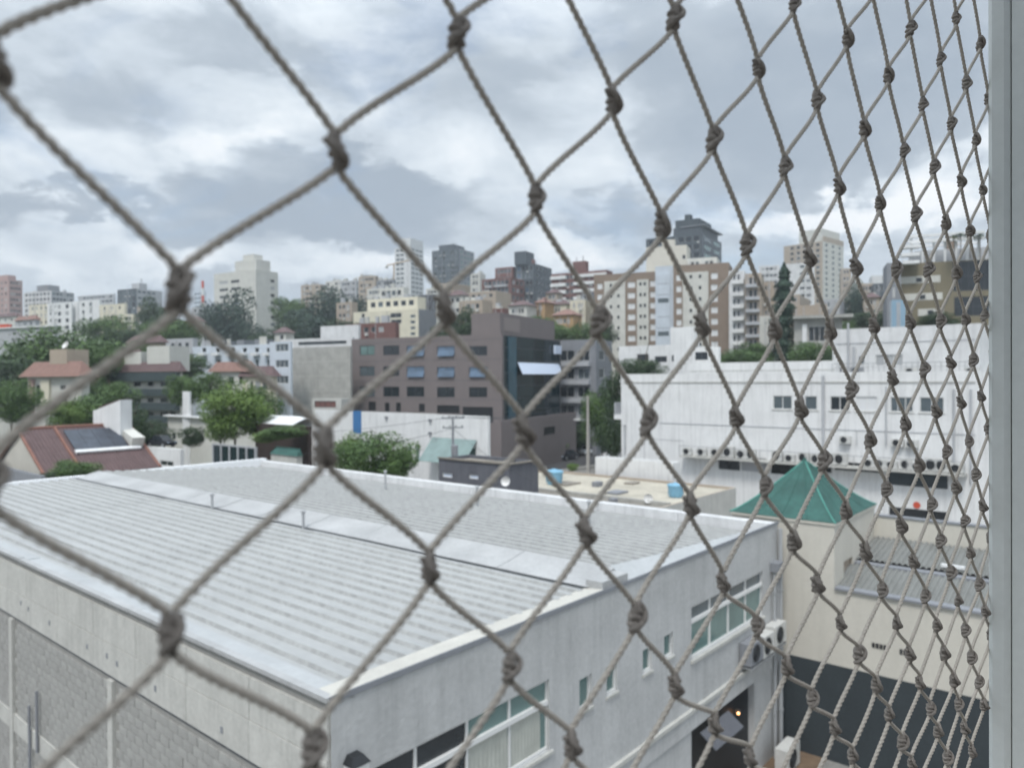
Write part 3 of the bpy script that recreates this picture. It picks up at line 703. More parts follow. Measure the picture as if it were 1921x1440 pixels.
    ms2 = [sheet(1.04, Ls, .52, .075, m, mat('rib_side_shade_grime_dull', (.30, .305, .30), rough=.6, var=.14, scale=.5, fine=.2)) for m in shade_mats('dull_sheet', 3, (.44, .445, .435))]  # duller roof likewise: shading and dirt in the rib side colour
    sl = -math.atan2(0.62, 9.4)
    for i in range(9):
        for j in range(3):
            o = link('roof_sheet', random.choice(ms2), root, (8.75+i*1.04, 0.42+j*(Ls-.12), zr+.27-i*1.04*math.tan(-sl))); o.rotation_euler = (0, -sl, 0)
    # step flashing between the two roofs, in lengths
    for j in range(11):
        y0 = .42+j*2.9; q = MB(); dz = random.uniform(-.008, .008)
        q.prism([(7.62, y0, zr+.13+dz), (8.1, y0, zr+.20+dz), (8.80, y0, zr+.36+dz), (8.80, y0, zr+.30), (7.7, y0, zr+.10)],
                [(7.62, y0+2.88, zr+.13-dz), (8.1, y0+2.88, zr+.20-dz), (8.80, y0+2.88, zr+.36-dz), (8.80, y0+2.88, zr+.30), (7.7, y0+2.88, zr+.10)])
        q.build('ridge_flashing', M['flash'], root)
    MB().box(7.66, 8.75, .42, 32.0, zr-.05, zr+.09).build('ridge_beam', M['metald'], root)
    MB().box(7.69, 8.82, .03, .50, H-.2, zr+.29).build('ridge_end_cap', M['flash'], root)
    # edge flashings
    MB().box(-.02, 18.5, -.03, .0, H-.07, H+.03).build('eaves_trim', M['mgrey'], root)
    q = MB(); q.prism([(.0, .0, H+.02), (7.7, .0, H+.02), (7.7, .50, zr+.078), (.0, .50, zr+.078)], [(.0, .0, H+.035), (7.7, .0, H+.035), (7.7, .50, zr+.088), (.0, .50, zr+.088)]); q.build('eaves_flashing', M['creamf'], root)
    q = MB(); q.prism([(8.8, .0, H+.02), (18.1, .0, H-.02), (18.1, .55, zr-.24), (8.8, .55, zr+.37)], [(8.8, .0, H+.035), (18.1, .0, H-.005), (18.1, .55, zr-.22), (8.8, .55, zr+.39)]); q.build('eaves_flashing', M['metald'], root)
    for j in range(9):
        y0 = .0+j*3.6; dz = random.uniform(-.01, .01); y1 = min(y0+3.58, 32.3)
        MB().box(-.08, .07, y0, y1, H-.05+dz, H+.03+dz).build('side_flashing', M['flash'], root)
        MB().box(.07, .47, y0, y1, H-.12, H-.045+dz).build('side_gutter', M['metald'], root)
    MB().box(-.06, 18.5, 32.1, 32.45, H-1.3, H+.10).build('far_edge_flashing', mat('white_edge_flashing', (.80, .81, .82), var=.05), root)
    # inner face of the far parapet, cast in lengths
    for j in range(9):
        y0 = .05+j*3.56; MB().box(18.1, 18.5, y0, y0+3.54, H-1.3, H-.02).build('parapet_panel', M['white2'], root)
    MB().box(0.1, 18.4, 0.1, 32.3, H-1.32, H-1.30).build('roof_deck', M['metald'], root)
    # ---- side wall: concrete bands, pilasters, blocks
    X = lambda n, y0, y1, z0, z1, d, m: MB().box(-d, -.002, y0, y1, z0, z1).build(n, M[m], root)
    y = .02; k = 0
    while y < 32.2:
        y1 = min(y+2.30, 32.35); X('upper_panel', y+.01, y1-.01, H-.98, H-.24, .05, 'concl')
        X('lower_panel', y+.01, y1-.006, H-1.70, H-.995, .065, 'concl'); y = y1; k += 1
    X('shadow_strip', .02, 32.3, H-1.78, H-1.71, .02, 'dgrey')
    pil = [1.3+6.9*i for i in range(5)]
    for p in pil: X('pilaster', p-.13, p+.13, 0.0, H-1.80, .10, 'concl')
    last = .02
    for p in pil+[32.3]: X('beam', last, p-.135, 2.90, 3.40, .07, 'concl'); last = p+.135
    for i, (p, z) in enumerate(((14.2, H-1.25), (13.6, H-1.3), (12.0, H-1.35), (9.5, H-1.4), (8.35, H-1.35), (7.8, H-1.4), (5.9, H-1.45), (3.2, H-1.5))):
        MB().box(-.075, -.064, p, p+.09, z, z+.12).build('weep_hole', M['mgrey'], root)
    for (px, y0, y1) in ((78, 1293, 1406), (64, 1320, 1500)):
        s0, za = b.hit('L', px, y0); _, zb_ = b.hit('L', px, y1)
        MB().tube([(-.12, s0, max(zb_, 0.1)), (-.12, s0, za)], .04, 8).build('conduit', M['mgrey'], root)
    bm = [MB().box(-.0, -.0, 0, .385, 0, .185), ]
    rnd = random.Random(5); meshes = []
    for i in range(5):
        kk = .95+.025*i; q = MB(); q.box(-.03, -.002, 0, .385, 0, .188)
        meshes.append(q.mesh('block', mat('cement_block_%s' % 'abcde'[i], (.355*kk, .352*kk, .335*kk), var=.2, scale=2.3, fine=.18, bump=.6, bscale=26)))
    cand = []
    last = .02
    for p in pil+[32.3]:
        for (z0, rows) in ((3.40, 13), (0.05, 14)):
            for r in range(rows):
                yy = last+.01 + (0.2 if r % 2 else 0.0)
                while yy+.385 < p-.14:
                    wpt = Vector((b.C.x, b.C.y, 0)) + b.ev*(yy+.2); wz = z0+r*.2
                    c = CM.transposed() @ Vector((wpt.x, wpt.y, wz-CZ)); pxx = 960+F*c.x/-c.z; pyy = 720-F*c.y/-c.z
                    cand.append((wpt.length if (-20 < pxx < 900 and pyy < 1455) else 1000+wpt.length, yy, wz+.006)); yy += .40
        last = p+.135
    cand.sort()
    rest = MB()
    for i, (_, yy, zz) in enumerate(cand):
        dx = rnd.uniform(-.006, .004)
        if i < 295: link('block', rnd.choice(meshes), root, (dx, yy, zz))
        else: rest.box(-.03+dx, -.002, yy, yy+.385, zz, zz+.188)
    o = rest.build('far_blocks', M['block'], root); o['kind'] = 'stuff'
    # little roof vents standing along the parapet and step
    for (px, py, lab) in ((569, 975, 'short grey vent pipe on the step flashing of the zinc roof'), (723, 893, 'short vent pipe by the far parapet behind the green tree'),
                          (895, 925, 'short vent pipe at the parapet in front of the dark grey shed'), (1105, 955, 'short vent pipe at the parapet before the stained flat roof'), (398, 940, 'tiny vent pipe on the step flashing nearest the tiled house')):
        Yv = 26.5*170/max(40, (py-hz(px))) if False else None
        d = ray(px, py+8); k = (8.05-CZ)/d.z; q = d*k
        t = thing('vent_pipe', lab, 'vent pipe', (q.x, q.y, 7.9)); MB().tube([(0, 0, -.6), (0, 0, .55)], .05, 10).build('pipe', M['pvc'], t); MB().lathe([(0.001, .66), (.09, .60), (.09, .55), (.05, .55)], 10).build('cap', M['pvc'], t)
    return b
WH = build_warehouse()

# ------------------------------------------------------------------ air conditioners, pipes, tanks
def ac_unit(label, group=None, loc=(0,0,0), rz=0, s=1.0, dark=False):
    t = thing('air_conditioner', label, 'air conditioner', loc, rz, group)
    b = MB(); b.box(-.42*s, .42*s, 0.02, .34*s, 0.05, .62*s); b.build('casing', M['acw' if not dark else 'mgrey'], t)
    g = MB()
    for r in (.235, .16, .085):
        pts = [(-.08*s+r*s*math.cos(a), 0.0, .335*s+r*s*math.sin(a)) for a in np.linspace(0, 2*math.pi, 17)]; g.tube(pts, .008*s, 4, caps=False)
    g.tube([(-.315*s, 0, .335*s), (.155*s, 0, .335*s)], .008*s, 4); g.tube([(-.08*s, 0, .1*s), (-.08*s, 0, .57*s)], .008*s, 4)
    g.build('fan_grille', M['dframe'], t)
    MB().prism([(-.08*s+.23*s*math.cos(a), .012, .335*s+.23*s*math.sin(a)) for a in np.linspace(0, 2*math.pi, 17)[:-1]], [(-.08*s+.23*s*math.cos(a), .0195, .335*s+.23*s*math.sin(a)) for a in np.linspace(0, 2*math.pi, 17)[:-1]]).build('fan_opening', M['black'], t)
    MB().box(-.36*s, -.30*s, .02, .32*s, 0, .05).build('foot', M['dframe'], t); MB().box(.30*s, .36*s, .02, .32*s, 0, .05).build('foot', M['dframe'], t)
    return t
def on(b, face, px, py, out=0.0):
    s_, z = b.hit(face, px, py); e = b.ev if face == 'L' else b.eu; n = -b.eu if face == 'L' else -b.ev
    p = b.C + e*s_ + n*out; return Vector((p.x, p.y, z+b.zb)), s_, z
rzR = math.atan2(WH.eu.y, WH.eu.x)
rzL = rzR + math.pi/2 + math.pi
for (px, py, lab) in ((1398, 1240, 'near air conditioner of the pair on the wall bracket beside the strip window'), (1420, 1226, 'second air conditioner on the bracket, next to the downpipes'), (1443, 1205, 'air conditioner beneath the downpipe head at the far end of the painted wall')):
    p, s_, z = on(WH, 'R', px, py, 0.42); ac_unit(lab, loc=p, rz=rzR, s=1.15, dark=(px < 1410))
    MB().box(s_-.45, s_+.45, -.42, -.003, z-.05, z-.01).build('bracket', M['steel'], WH.root)
p, s_, z = on(WH, 'R', 1440, 1400, 0.9); ac_unit('air conditioner standing on the ground at the foot of the dark painted wall', loc=(p.x, p.y, 0.0), rz=rzR, s=1.3)
for i, (px, r, z0, z1, lab) in enumerate(((1447, .05, .02, 6.6, 'thin grey downpipe nearest the strip window on the painted wall'), (1458, .07, .02, 7.7, 'thick grey downpipe in the corner beside the beige tower'), (1453, .035, 3.2, 6.2, 'slim conduit between the two grey downpipes'))):
    p, s_, z = on(WH, 'R', px, 1200, 0.12); t = thing('downpipe', lab, 'pipe', (p.x, p.y, 0)); MB().tube([(0, 0, z0), (0, 0, z1)], r, 10).build('pipe', M['pvc'], t)
    for zz in (1.5, 3.6, 5.6):
        if z0 < zz < z1: MB().tube([(0, 0, zz-.04), (0, 0, zz+.04)], r*1.35, 10).build('clip', M['steel'], t)
p, s_, z = on(WH, 'R', 1450, 1060, 0.12); MB().box(s_-.28, s_+.22, -.30, -.003, z-.15, z+.15).build('pipe_box', M['mgrey'], WH.root)
p, s_, z = on(WH, 'R', 1388, 1338, -.05)
t = thing('bulkhead_lamp', 'small orange lit lamp inside the dark doorway', 'lamp', (p.x, p.y, p.z)); em = bpy.data.materials.new('lamp_glow'); em.use_nodes = True
em.node_tree.nodes['Principled BSDF'].inputs['Emission Color'].default_value = (1, .45, .12, 1); em.node_tree.nodes['Principled BSDF'].inputs['Emission Strength'].default_value = 3
MB().lathe([(0.001, -.045), (.03, -.03), (.04, 0), (.03, .03), (0.001, .045)], 10).build('bulb', em, t, True); MB().box(-.09, .09, .06, .09, -.09, .09).build('back_plate', M['dframe'], t)

# ------------------------------------------------------------------ beige tower with teal pyramid roof, yard wall and ribbed shed roof
TW = Bld('beige_tower', 'square beige rendered block with a teal pyramid roof at the end of the zinc roof', 'building', 1565, 25.0, 1372, 1640, 985, zb=0, wall='beige', parapet=.25)
r = TW.rect('R', 1583, 1600, 1048, 1112); TW.win('R', r, pane='tan', frame='tan', fw=.03)
TW.finish()
for (x0, x1, y0, y1) in ((0, TW.WR, -.06, -.003),):
    MB().box(-.05, TW.WR+.04, -.05, -.003, TW.H-.02, TW.H+.06).build('coping', M['beige'], TW.root); MB().box(-.05, -.003, 0, TW.WL, TW.H-.02, TW.H+.06).build('coping', M['beige'], TW.root)
def pyramid():
    t = thing('pyramid_roof', 'teal green tent shaped pyramid roof with curved sides and pale ridge streaks', 'roof', tuple(TW.C + Vector((0, 0, TW.ztop))), math.atan2(TW.eu.y, TW.eu.x))
    WR_, WL_ = TW.WR, TW.WL; cx, cy = WR_*.5, WL_*.5; Ht = at(1500, 866, 28).z - TW.ztop
    e = -.06; cs = [(e, e), (WR_-e, e), (WR_-e, WL_-e), (e, WL_-e)]; n = 12; b = MB()
    prof = lambda q: (1-q)**1.35*0.9+ (1-q)*0.1
    for k in range(4):
        a, c = cs[k], cs[(k+1) % 4]; f = MB()
        for i in range(n):
            q0, q1 = i/n, (i+1)/n; w0, w1 = 1-q0, 1-q1
            z0, z1 = Ht*(q0**1.22), Ht*(q1**1.22)
            P = lambda c_, w: (cx+(c_[0]-cx)*w, cy+(c_[1]-cy)*w)
            f.quad((*P(a, w0), z0+.08), (*P(c, w0), z0+.08), (*P(c, w1), z1+.08), (*P(a, w1), z1+.08))
        f.build('roof_face', M['teal'], t)
        for fr in (.25, .5, .75):
            m_ = (a[0]+(c[0]-a[0])*fr, a[1]+(c[1]-a[1])*fr); MB().tube([(cx+(m_[0]-cx)*(1-i/n), cy+(m_[1]-cy)*(1-i/n), Ht*((i/n)**1.22)+.082) for i in range(n)], .012, 4).build('seam', M['teal'], t)
        pts = [(cx+(a[0]-cx)*(1-i/n), cy+(a[1]-cy)*(1-i/n), Ht*((i/n)**1.22)+.085) for i in range(n+1)]
        MB().tube(pts, .025, 6).build('hip_seam', mat('teal_seam', (.10, .32, .27), var=.3, scale=3), t)
    MB().tube([(cx, cy, Ht+.02), (cx, cy, Ht+.16)], [.10, .04], 8).build('finial', M['teal'], t)
pyramid()
YW = Bld('yard_wall', 'beige yard wall with dark painted lower half running out of frame on the right', 'wall', 2100, 20.2, 1459, 2100, 700, zb=0, wr=.25, ztop=5.8, wall='beige', parapet=.0)
d0 = YW.hit('L', 1500, 1231)[1]
YW.finish()
MB().box(-.012, -.003, 0, YW.WL-.01, 0, d0).build('dark_paint_band', mat('dark_slate_paint', (.040, .050, .056), rough=.75, var=.15, scale=.8, fine=.1), YW.root)
MB().box(-.10, .30, -.05, (TW.C-YW.C).dot(YW.ev)-.03, YW.H, YW.H+.07).build('coping', M['mgrey'], YW.root)
for (x0, x1, y0, y1) in ((1635, 1664, 1207, 1216), (1687, 1716, 1219, 1229)):
    r = YW.rect('L', x0, x1, y0, y1); n = 4
    for i in range(n):
        a = r[0]+(r[1]-r[0])*i/n; MB().box(-.02, -.004, a+.015, a+(r[1]-r[0])/n-.015, r[2], r[3]).build('vent_brick', M['black'], YW.root)
def shed():
    t = thing('shed_roof', 'grey ribbed fibre cement lean-to roof behind the beige yard wall', 'roof', tuple(YW.C + Vector((0, 0, YW.H))), math.atan2(YW.eu.y, YW.eu.x))
    L_ = YW.hit('L', 1563, 1108)[0]-.03 if False else (TW.C-YW.C).dot(YW.ev)-.03
    for part_, (u0, u1, z0, z1) in enumerate(((.30, 2.15, .02, .42), (2.45, 4.75, .55, .95))):
        w = 1.1; me = None; s = MB(); n = 6; p = w/n; prof = []
        for i in range(n): prof += [(i*p, 0), (i*p+p*.3, .0), (i*p+p*.5, .055), (i*p+p*.8, .055)]
        prof.append((w, 0))
        for i in range(len(prof)-1):
            (a, za), (c, zc) = prof[i], prof[i+1]; s.quad((0, a, za), (u1-u0, a, za+z1-z0), (u1-u0, c, zc+z1-z0), (0, c, zc))
        me = s.mesh('roof_sheet', M['fibre']); y = .0
        while y+w < L_+.6: link('roof_sheet', me, t, (u0, y, z0)); y += w
        MB().box(u0-.1, u1+.05, 0, L_, z0-.30, z0-.22).build('purlin', M['dgrey'], t)
    MB().box(2.12, 2.50, 0, L_, .20, .50).build('gutter', M['mgrey'], t)
    MB().box(4.78, 4.95, 0, L_+.2, -.2, 1.75).build('rear_wall', M['beige'], t); MB().box(4.74, 5.0, 0, L_+.2, 1.75, 1.82).build('rear_coping', M['mgrey'], t)
    k = (6.45-CZ)/ray(1790, 1083).z; q = t.matrix_basis.inverted() @ (ray(1790, 1083)*k + Vector((0, 0, CZ))) if False else None
    d = ray(1787, 709); o = Vector((0, 0, CZ)); pc = YW.C + YW.eu*2.6; k = (pc-o).dot(YW.eu)/d.dot(YW.eu); sy = (Vector((d.x*k, d.y*k, 0))-pc).dot(YW.ev)
    MB().box(2.55, 2.68, sy-.35, sy+.35, .66, .76).build('white_strip', M['white'], t)
shed()
#@@PART3
# ------------------------------------------------------------------ white building on the right
WB = Bld('white_building', 'big white painted building on the right with an air conditioner ledge across its face', 'building', 2100, 53.2, 1165, 2100, 700, zb=0, wr=22, ztop=13.25, wall='white', parapet=.55, roof='concl')
def planeY(b, a, px):
    d = ray(px, hz(px)); o = Vector((0, 0, CZ)); k = (b.C + b.eu*a - o).dot(b.eu) / d.dot(b.eu); return d.y*k
def wb():
    b = WB; root = b.root
    for (x0, x1, m, p) in ((1450, 1486, 2, 'grey'), (1509, 1533, 1, 'grey'), (1557, 1594, 2, 'dark'), (1605, 1646, 2, 'shutw'), (1670, 1713, 3, 'grey'), (1725, 1771, 2, 'grey')):
        r = list(b.rect('L', x0, x1, 742, 768)); z1 = b.hit('L', 1470, 742)[1]; r[2], r[3] = z1-1.25, z1
        b.win('L', tuple(r), pane=p, mull=m, fw=.07)
        MB().box(-.06, -.003, r[0]-.1, r[1]+.1, r[2]-.10, r[2]-.02).build('sill', M['concl'], root)
    b.px('L', 1348, 1388, 856, 881, pane='dark', frame='dframe', mull=2); b.px('L', 1391, 1438, 858, 884, pane='lgrey', frame='lgrey')
    b.px('L', 1446, 1502, 868, 890, pane='dark', frame='dframe', mull=3); b.px('L', 1510, 1560, 868, 885, pane='dark', frame='dframe', mull=3); b.px('L', 1566, 1655, 868, 884, pane='dark', frame='dframe', mull=4)
    b.px('L', 1666, 1778, 884, 913, pane='slate', frame='dframe', mull=5); b.px('L', 1668, 1778, 955, 992, pane='black', frame='dframe')
    # ledge
    sA, zA = b.hit('L', 1285, 852); sB, _ = b.hit('L', 1815, 884); z = b.hit('L', 1500, 866)[1]
    MB().box(-1.25, -.003, sB, sA, z-.16, z).build('ledge', M['concl'], root)
    rb = MB()
    rb.tube([(-1.2, sB, z+.95), (-1.2, sA, z+.95)], .03, 6)
    for i in range(13): s_ = sB+(sA-sB)*i/12; rb.tube([(-1.2, s_, z), (-1.2, s_, z+.95)], .025, 6)
    rb.build('ledge_rail', M['steel'], root)
    n = 22; base = None
    for i in range(n):
        if i in (6, 13): continue
        px = 1300 + (1800-1300)*i/(n-1) + random.uniform(-4, 4); s_, _ = b.hit('L', px, 860)
        p = b.C + b.ev*s_ - b.eu*(.95)
        lab, g = 'grey air conditioner unit in the long row standing on the white building ledge', 'air conditioners in a row on the white building ledge'
        if base is None: base = ac_unit(lab, g, (p.x, p.y, z+.005), rzL + math.pi, s=1.15); base.rotation_euler = (0, 0, rzL)
        else:
            q = dup(base, (p.x, p.y, z+.005), rzL); k = random.uniform(.9, 1.2); q.scale = (k, k, k*random.choice((1, 1, 1.3)))
    for j, (px, py, lab) in enumerate(((1587, 832, 'air conditioner mounted alone high on the white wall above the ledge'), (1685, 838, 'left air conditioner of the pair on the white wall under the three pane window'), (1712, 840, 'right air conditioner of the pair on the white wall under the rightmost window'))):
        p, s_, zz = on(b, 'L', px, py, .40); ac_unit(lab, None, tuple(p), rzL, s=1.1); MB().box(-.4, -.003, s_-.35, s_+.35, zz-.06, zz-.005).build('bracket', M['steel'], root)
    # string lines, pipes and stains in relief
    for (x0, x1, y, h, d, m) in ((1237, 1830, 792, .06, .05, 'lgrey'), (1170, 1830, 716, .10, .08, 'concl')):
        a, zz = b.hit('L', x0, y); c, _ = b.hit('L', x1, y); MB().box(-d, -.003, c, a, zz-h, zz).build('string_course', M[m], root)
    for (px, y0, y1, r_) in ((1545, 704, 835, .13), (1663, 725, 835, .07), (1790, 730, 905, .09), (1822, 730, 905, .09), (1173, 796, 850, .09), (1608, 808, 835, .03)):
        s_, z1 = b.hit('L', px, y0); _, z0 = b.hit('L', px, y1)
        MB().tube([(-.14, s_, z0), (-.14, s_, z1)], r_, 8).build('downpipe', M['lgrey'], root)
    s0, z1 = b.hit('L', 1208, 822); s1, z0 = b.hit('L', 1283, 880); q = MB(); q.box(-.02, -.003, s1, s0, z1-.05, z1); q.box(-.02, -.003, s1, s1+.05, z0, z1-.05); q.box(-.02, -.003, s0-.05, s0, z0, z1-.05); q.build('wall_panel_outline', M['lgrey'], root)
    p, s_, zz = on(b, 'L', 1720, 947, .03); q = MB(); q.prism([(-.02, s_+.28*math.cos(a), zz+.28*math.sin(a)) for a in np.linspace(0, 6.283, 17)[:-1]], [(-.05, s_+.28*math.cos(a), zz+.28*math.sin(a)) for a in np.linspace(0, 6.283, 17)[:-1]]); q.build('red_disc_sign', M['red'], root)
    # little balconies on the far left corner
    MB().box(.3, 2.8, b.WL+.002, b.WL+1.1, b.hit('L', 1165, 785)[1]-.1, b.hit('L', 1165, 778)[1]).build('balcony_slab', M['white'], root)
    MB().box(.3, 2.8, b.WL+.9, b.WL+1.05, b.hit('L', 1165, 778)[1]+.005, b.hit('L', 1165, 755)[1]).build('balcony_parapet', M['lgrey'], root)
    b.finish()
wb()
def up(name, label, base, a, px0, px1, py, zb, wr=8, wall='white', ptop=None, **k):
    Y = planeY(base, a, px1); return Bld(name, label, 'building', px1, Y, px0, px1, py if ptop is None else ptop, zb=zb, wr=wr, wall=wall, **k)
U1 = up('rooftop_block', 'low white setback storey on the roof, left of the tall white block', WB, 1.2, 1292, 1572, 676, 12.9, wr=5); 
MB().box(-.03, -.003, 0.2, U1.WL-.2, .55, .62).build('string_course', M['concl'], U1.root); U1.finish()
U2 = up('rooftop_block', 'tall blank white upper block with grey shutter window beside the window frame', WB, 2.6, 1562, 1838, 606, 12.9, wr=14, wall='white2')
U2.px('L', 1642, 1694, 665, 686, pane='shut', frame='frame', mull=3); U2.px('L', 1610, 1622, 668, 684, pane='grey')
for (px, y0, y1) in ((1592, 606, 700), (1603, 650, 700)):
    s_, z1 = U2.hit('L', px, y0); _, z0 = U2.hit('L', px, y1); MB().tube([(-.14, s_, z0), (-.14, s_, z1)], .10, 8).build('downpipe', M['lgrey'], U2.root)
s_, z1 = U2.hit('L', 1700, 640); MB().box(-.05, -.003, .3, U2.WL-.2, z1-.06, z1).build('string_course', M['lgrey'], U2.root); U2.finish()
for (px, py, lab) in ((1713, 700, 'lone air conditioner on the roof terrace by the shutter window'), (1572, 712, 'left dark air conditioner on the white roof edge'), (1612, 712, 'right dark air conditioner on the white roof edge'), (1826, 700, 'air conditioner high on the blank white block near the window frame')):
    p, s_, z = on(U2, 'L', px, py, .9); ac_unit(lab, None, (p.x, p.y, 12.9 if py > 705 else p.z-.3), rzL, s=1.25, dark=(py == 712))
    if py == 700: MB().box(-.9, -.003, s_-.5, s_+.5, z-.40, z-.305).build('bracket', M['steel'], U2.root)
q = thing('roof_railing', 'grey railing and clutter along the roof edge of the white building', 'railing', tuple(WB.C + Vector((0, 0, 13.25))), WB.root.rotation_euler.z)
rb = MB(); s0 = WB.hit('L', 1560, 715)[0]; s1 = WB.hit('L', 1822, 718)[0]
rb.tube([(.1, s1, .75), (.1, s0, .75)], .03, 6); rb.tube([(.1, s1, .4), (.1, s0, .4)], .02, 6); rb.build('rail', M['steel'], q)
for i in range(26): s_ = s1+(s0-s1)*i/25; MB().tube([(.1, s_, .01), (.1, s_, .75)], .025, 6).build('baluster', M['steel'], q)
A1 = Bld('white_house', 'low white flat roofed wing behind the dark tree, left of the white stair tower', 'house', 1262, 98, 1161, 1262, 646, zb=0, wr=10, wall='white')
A1.px('L', 1195, 1217, 664, 682, pane='dark', frame='dframe', mull=2); A1.px('L', 1228, 1251, 668, 679, pane='dark', frame='dframe', mull=2); A1.finish()
A2 = Bld('stair_tower', 'tall narrow white stair tower rising beside the brown apartment block', 'building', 1303, 94, 1258, 1312, 612, zb=0, wall='white'); A2.px('L', 1260, 1264, 666, 678, pane='dark', frame='dframe'); A2.px('L', 1260, 1264, 696, 706, pane='dark', frame='dframe'); A2.finish()
A3 = Bld('white_house', 'small white block with one dark window in front of the brown apartment wing', 'house', 1348, 91, 1300, 1352, 650, zb=0, wall='white'); A3.px('L', 1304, 1328, 660, 675, pane='dark', frame='dframe', mull=2); A3.finish()
A4 = Bld('white_annex', 'low white walled annex by the parked cars at the foot of the white building', 'wall', 1262, 64, 1116, 1275, 868, zb=0, wall='white', parapet=.4); A4.finish()

# ------------------------------------------------------------------ yard behind the zinc roof
FR = Bld('flat_roof_building', 'low building with stained flat roof and grey beige side wall carrying two blue tanks', 'building', 1100, 43.8, 700, 1380, 990, zb=0, ztop=4.1, wall='tan', wallR='concrete', parapet=.22, roof='dirtyroof'); FR.wallR = M['concl']
FR.finish()
zr = 4.1-.22-FR.zb
MB().box(FR.WR*.52, FR.WR-.25, .3, FR.WL-.3, zr+.004, zr+.05).build('pale_roof_membrane', M['creamroof'], FR.root)
MB().box(FR.WR*.50, FR.WR*.515, .3, FR.WL-.3, zr+.004, zr+.30).build('roof_upstand', M['concrete'], FR.root)
def roofpt(px, py, z): d = ray(px, py); k = (z-CZ)/d.z; return Vector((d.x*k, d.y*k, z))
def tank(px, py, s, lab):
    p = roofpt(px, py, zr+.05); t = thing('water_tank', lab, 'water tank', tuple(p)); t.scale = (s, s, s)
    MB().lathe([(0.001, 0), (.46, 0), (.50, .12), (.56, .62), (.60, .80), (.60, .84)], 20).build('tank_body', M['tank'], t, True)
    MB().lathe([(.62, .80), (.63, .88), (.50, .95), (.18, 1.0), (.17, 1.04), (0.001, 1.05)], 20).build('lid', M['tank'], t, True)
    for a in range(6): c, s_ = math.cos(a*1.047), math.sin(a*1.047); MB().box(-.03, .03, -.01, .01, .1, .75).build('rib', M['tank'], t, loc=(.55*c, .55*s_, 0), ).rotation_euler = (0, 0, a*1.047+math.pi/2)
tank(1040, 908, 1.25, 'left blue water tank on the stained flat roof by the dark grey shed'); tank(1268, 932, 1.05, 'right blue water tank near the beige side wall end of the flat roof')
DG = Bld('grey_shed', 'dark grey flat topped shed behind the zinc roof with two small white skylights', 'shed', 955, 52, 822, 1009, 871, zb=0, wall='dgrey', parapet=.25, roof='dirtyroof'); DG.wall = mat('grey_shed_sheet', (.12, .125, .145), var=.2, streak=.3, scale=.7)
DG.wallR = DG.wall
DG.px('L', 830, 848, 887, 895, pane='sheet', frame='frame'); DG.px('L', 880, 897, 890, 898, pane='sheet', frame='frame'); DG.finish()
MB().box(-.12, DG.WR+.1, -.12, 0, DG.H-.02, DG.H+.10).build('roof_edge', M['dirtyroof'], DG.root); MB().box(-.12, -.002, 0, DG.WL, DG.H-.02, DG.H+.10).build('roof_edge', M['dirtyroof'], DG.root)
p = roofpt(950, 905, 6.0); 
for (px, py, lab, zz) in ((950, 903, 'small white satellite dish at the wall of the dark grey shed', 6.05), (1217, 935, 'small white dome vent on the stained flat roof', 4.3)):
    p = roofpt(px, py, zz); t = thing('roof_dish', lab, 'dish', tuple(p)); q = MB(); q.lathe([(0.001, .0), (.14, .02), (.26, .10), (.33, .20)], 14); o = q.build('dish', M['frame'], t, True); o.rotation_euler = (R(75), 0, R(-20)); MB().tube([(0, 0, -.9), (0, 0, .05)], .025, 6).build('mast', M['steel'], t)
LW = Bld('long_white_building', 'long low white building with a tall blue stripe behind the green tree', 'building', 915, 80, 590, 919, 781, zb=0, wall='white', parapet=.35, roof='white2')
sb, zb1 = LW.hit('L', 670, 768)
r = LW.rect('L', 663, 678, 770, 812); MB().box(-.08, -.003, r[0], r[1], r[2], r[3]).build('blue_stripe', M['blue'], LW.root)
for x0, x1 in ((765, 772), (779, 787)): LW.px('L', x0, x1, 832, 868, pane='awn', frame='frame')
LW.px('L', 812, 893, 836, 858, pane='green', frame='frame', mull=6, fw=.1)
for (px, py) in ((726, 783), (808, 788), (808, 812), (810, 832), (821, 825)):
    s_, z_ = LW.hit('L', px, py); MB().box(-.25, -.003, s_-.18, s_+.18, z_-.15, z_+.15).build('wall_lamp', M['mgrey'], LW.root)
LW.finish()
s0, z0 = LW.hit('L', 812, 856); s1, z1 = LW.hit('L', 895, 826)
q = MB(); q.prism([(-2.2, s1, z0-.3), (-2.2, s0, z0-.3), (-.05, s0, z1), (-.05, s1, z1)], [(-2.2, s1, z0-.25), (-2.2, s0, z0-.25), (-.05, s0, z1+.05), (-.05, s1, z1+.05)]); q.build('glass_awning', G['awn'], LW.root)
LA = Bld('white_canopy_building', 'low building with curved white canopy roof and dark open front left of the blue stripe', 'building', 592, 74, 508, 600, 786, zb=0, wall='white', parapet=.2, roof='white2'); LA.px('L', 512, 575, 797, 838, pane='black', frame='bronze', mull=4); LA.finish()
q = MB(); n = 8
for i in range(n):
    a0, a1 = i/n, (i+1)/n; f = lambda a: (-2.4*a - .0, LA.H + .75*math.cos(a*1.5) - .55)
    (x0, z0), (x1, z1) = f(a0), f(a1); q.quad((x0, .4, z0), (x1, .4, z1), (x1, LA.WL, z1), (x0, LA.WL, z0)); q.quad((x0, .4, z0-.08), (x1, .4, z1-.08), (x1, LA.WL, z1-.08), (x0, LA.WL, z0-.08))
q.build('curved_canopy', M['white'], LA.root, True)
HW = Bld('planted_wall', 'dark timber wall with climbing plants between the small cream house and the canopy', 'wall', 578, 70, 478, 580, 800, zb=0, wr=.4, wall='bronze', parapet=0); HW.finish()
TB = Bld('teal_awning', 'small teal sheet awning just beyond the far corner of the zinc roof', 'awning', 556, 62, 507, 566, 862, zb=0, ztop=at(530, 856, 62).z, wall='concl', parapet=0, roof='teal'); TB.finish()
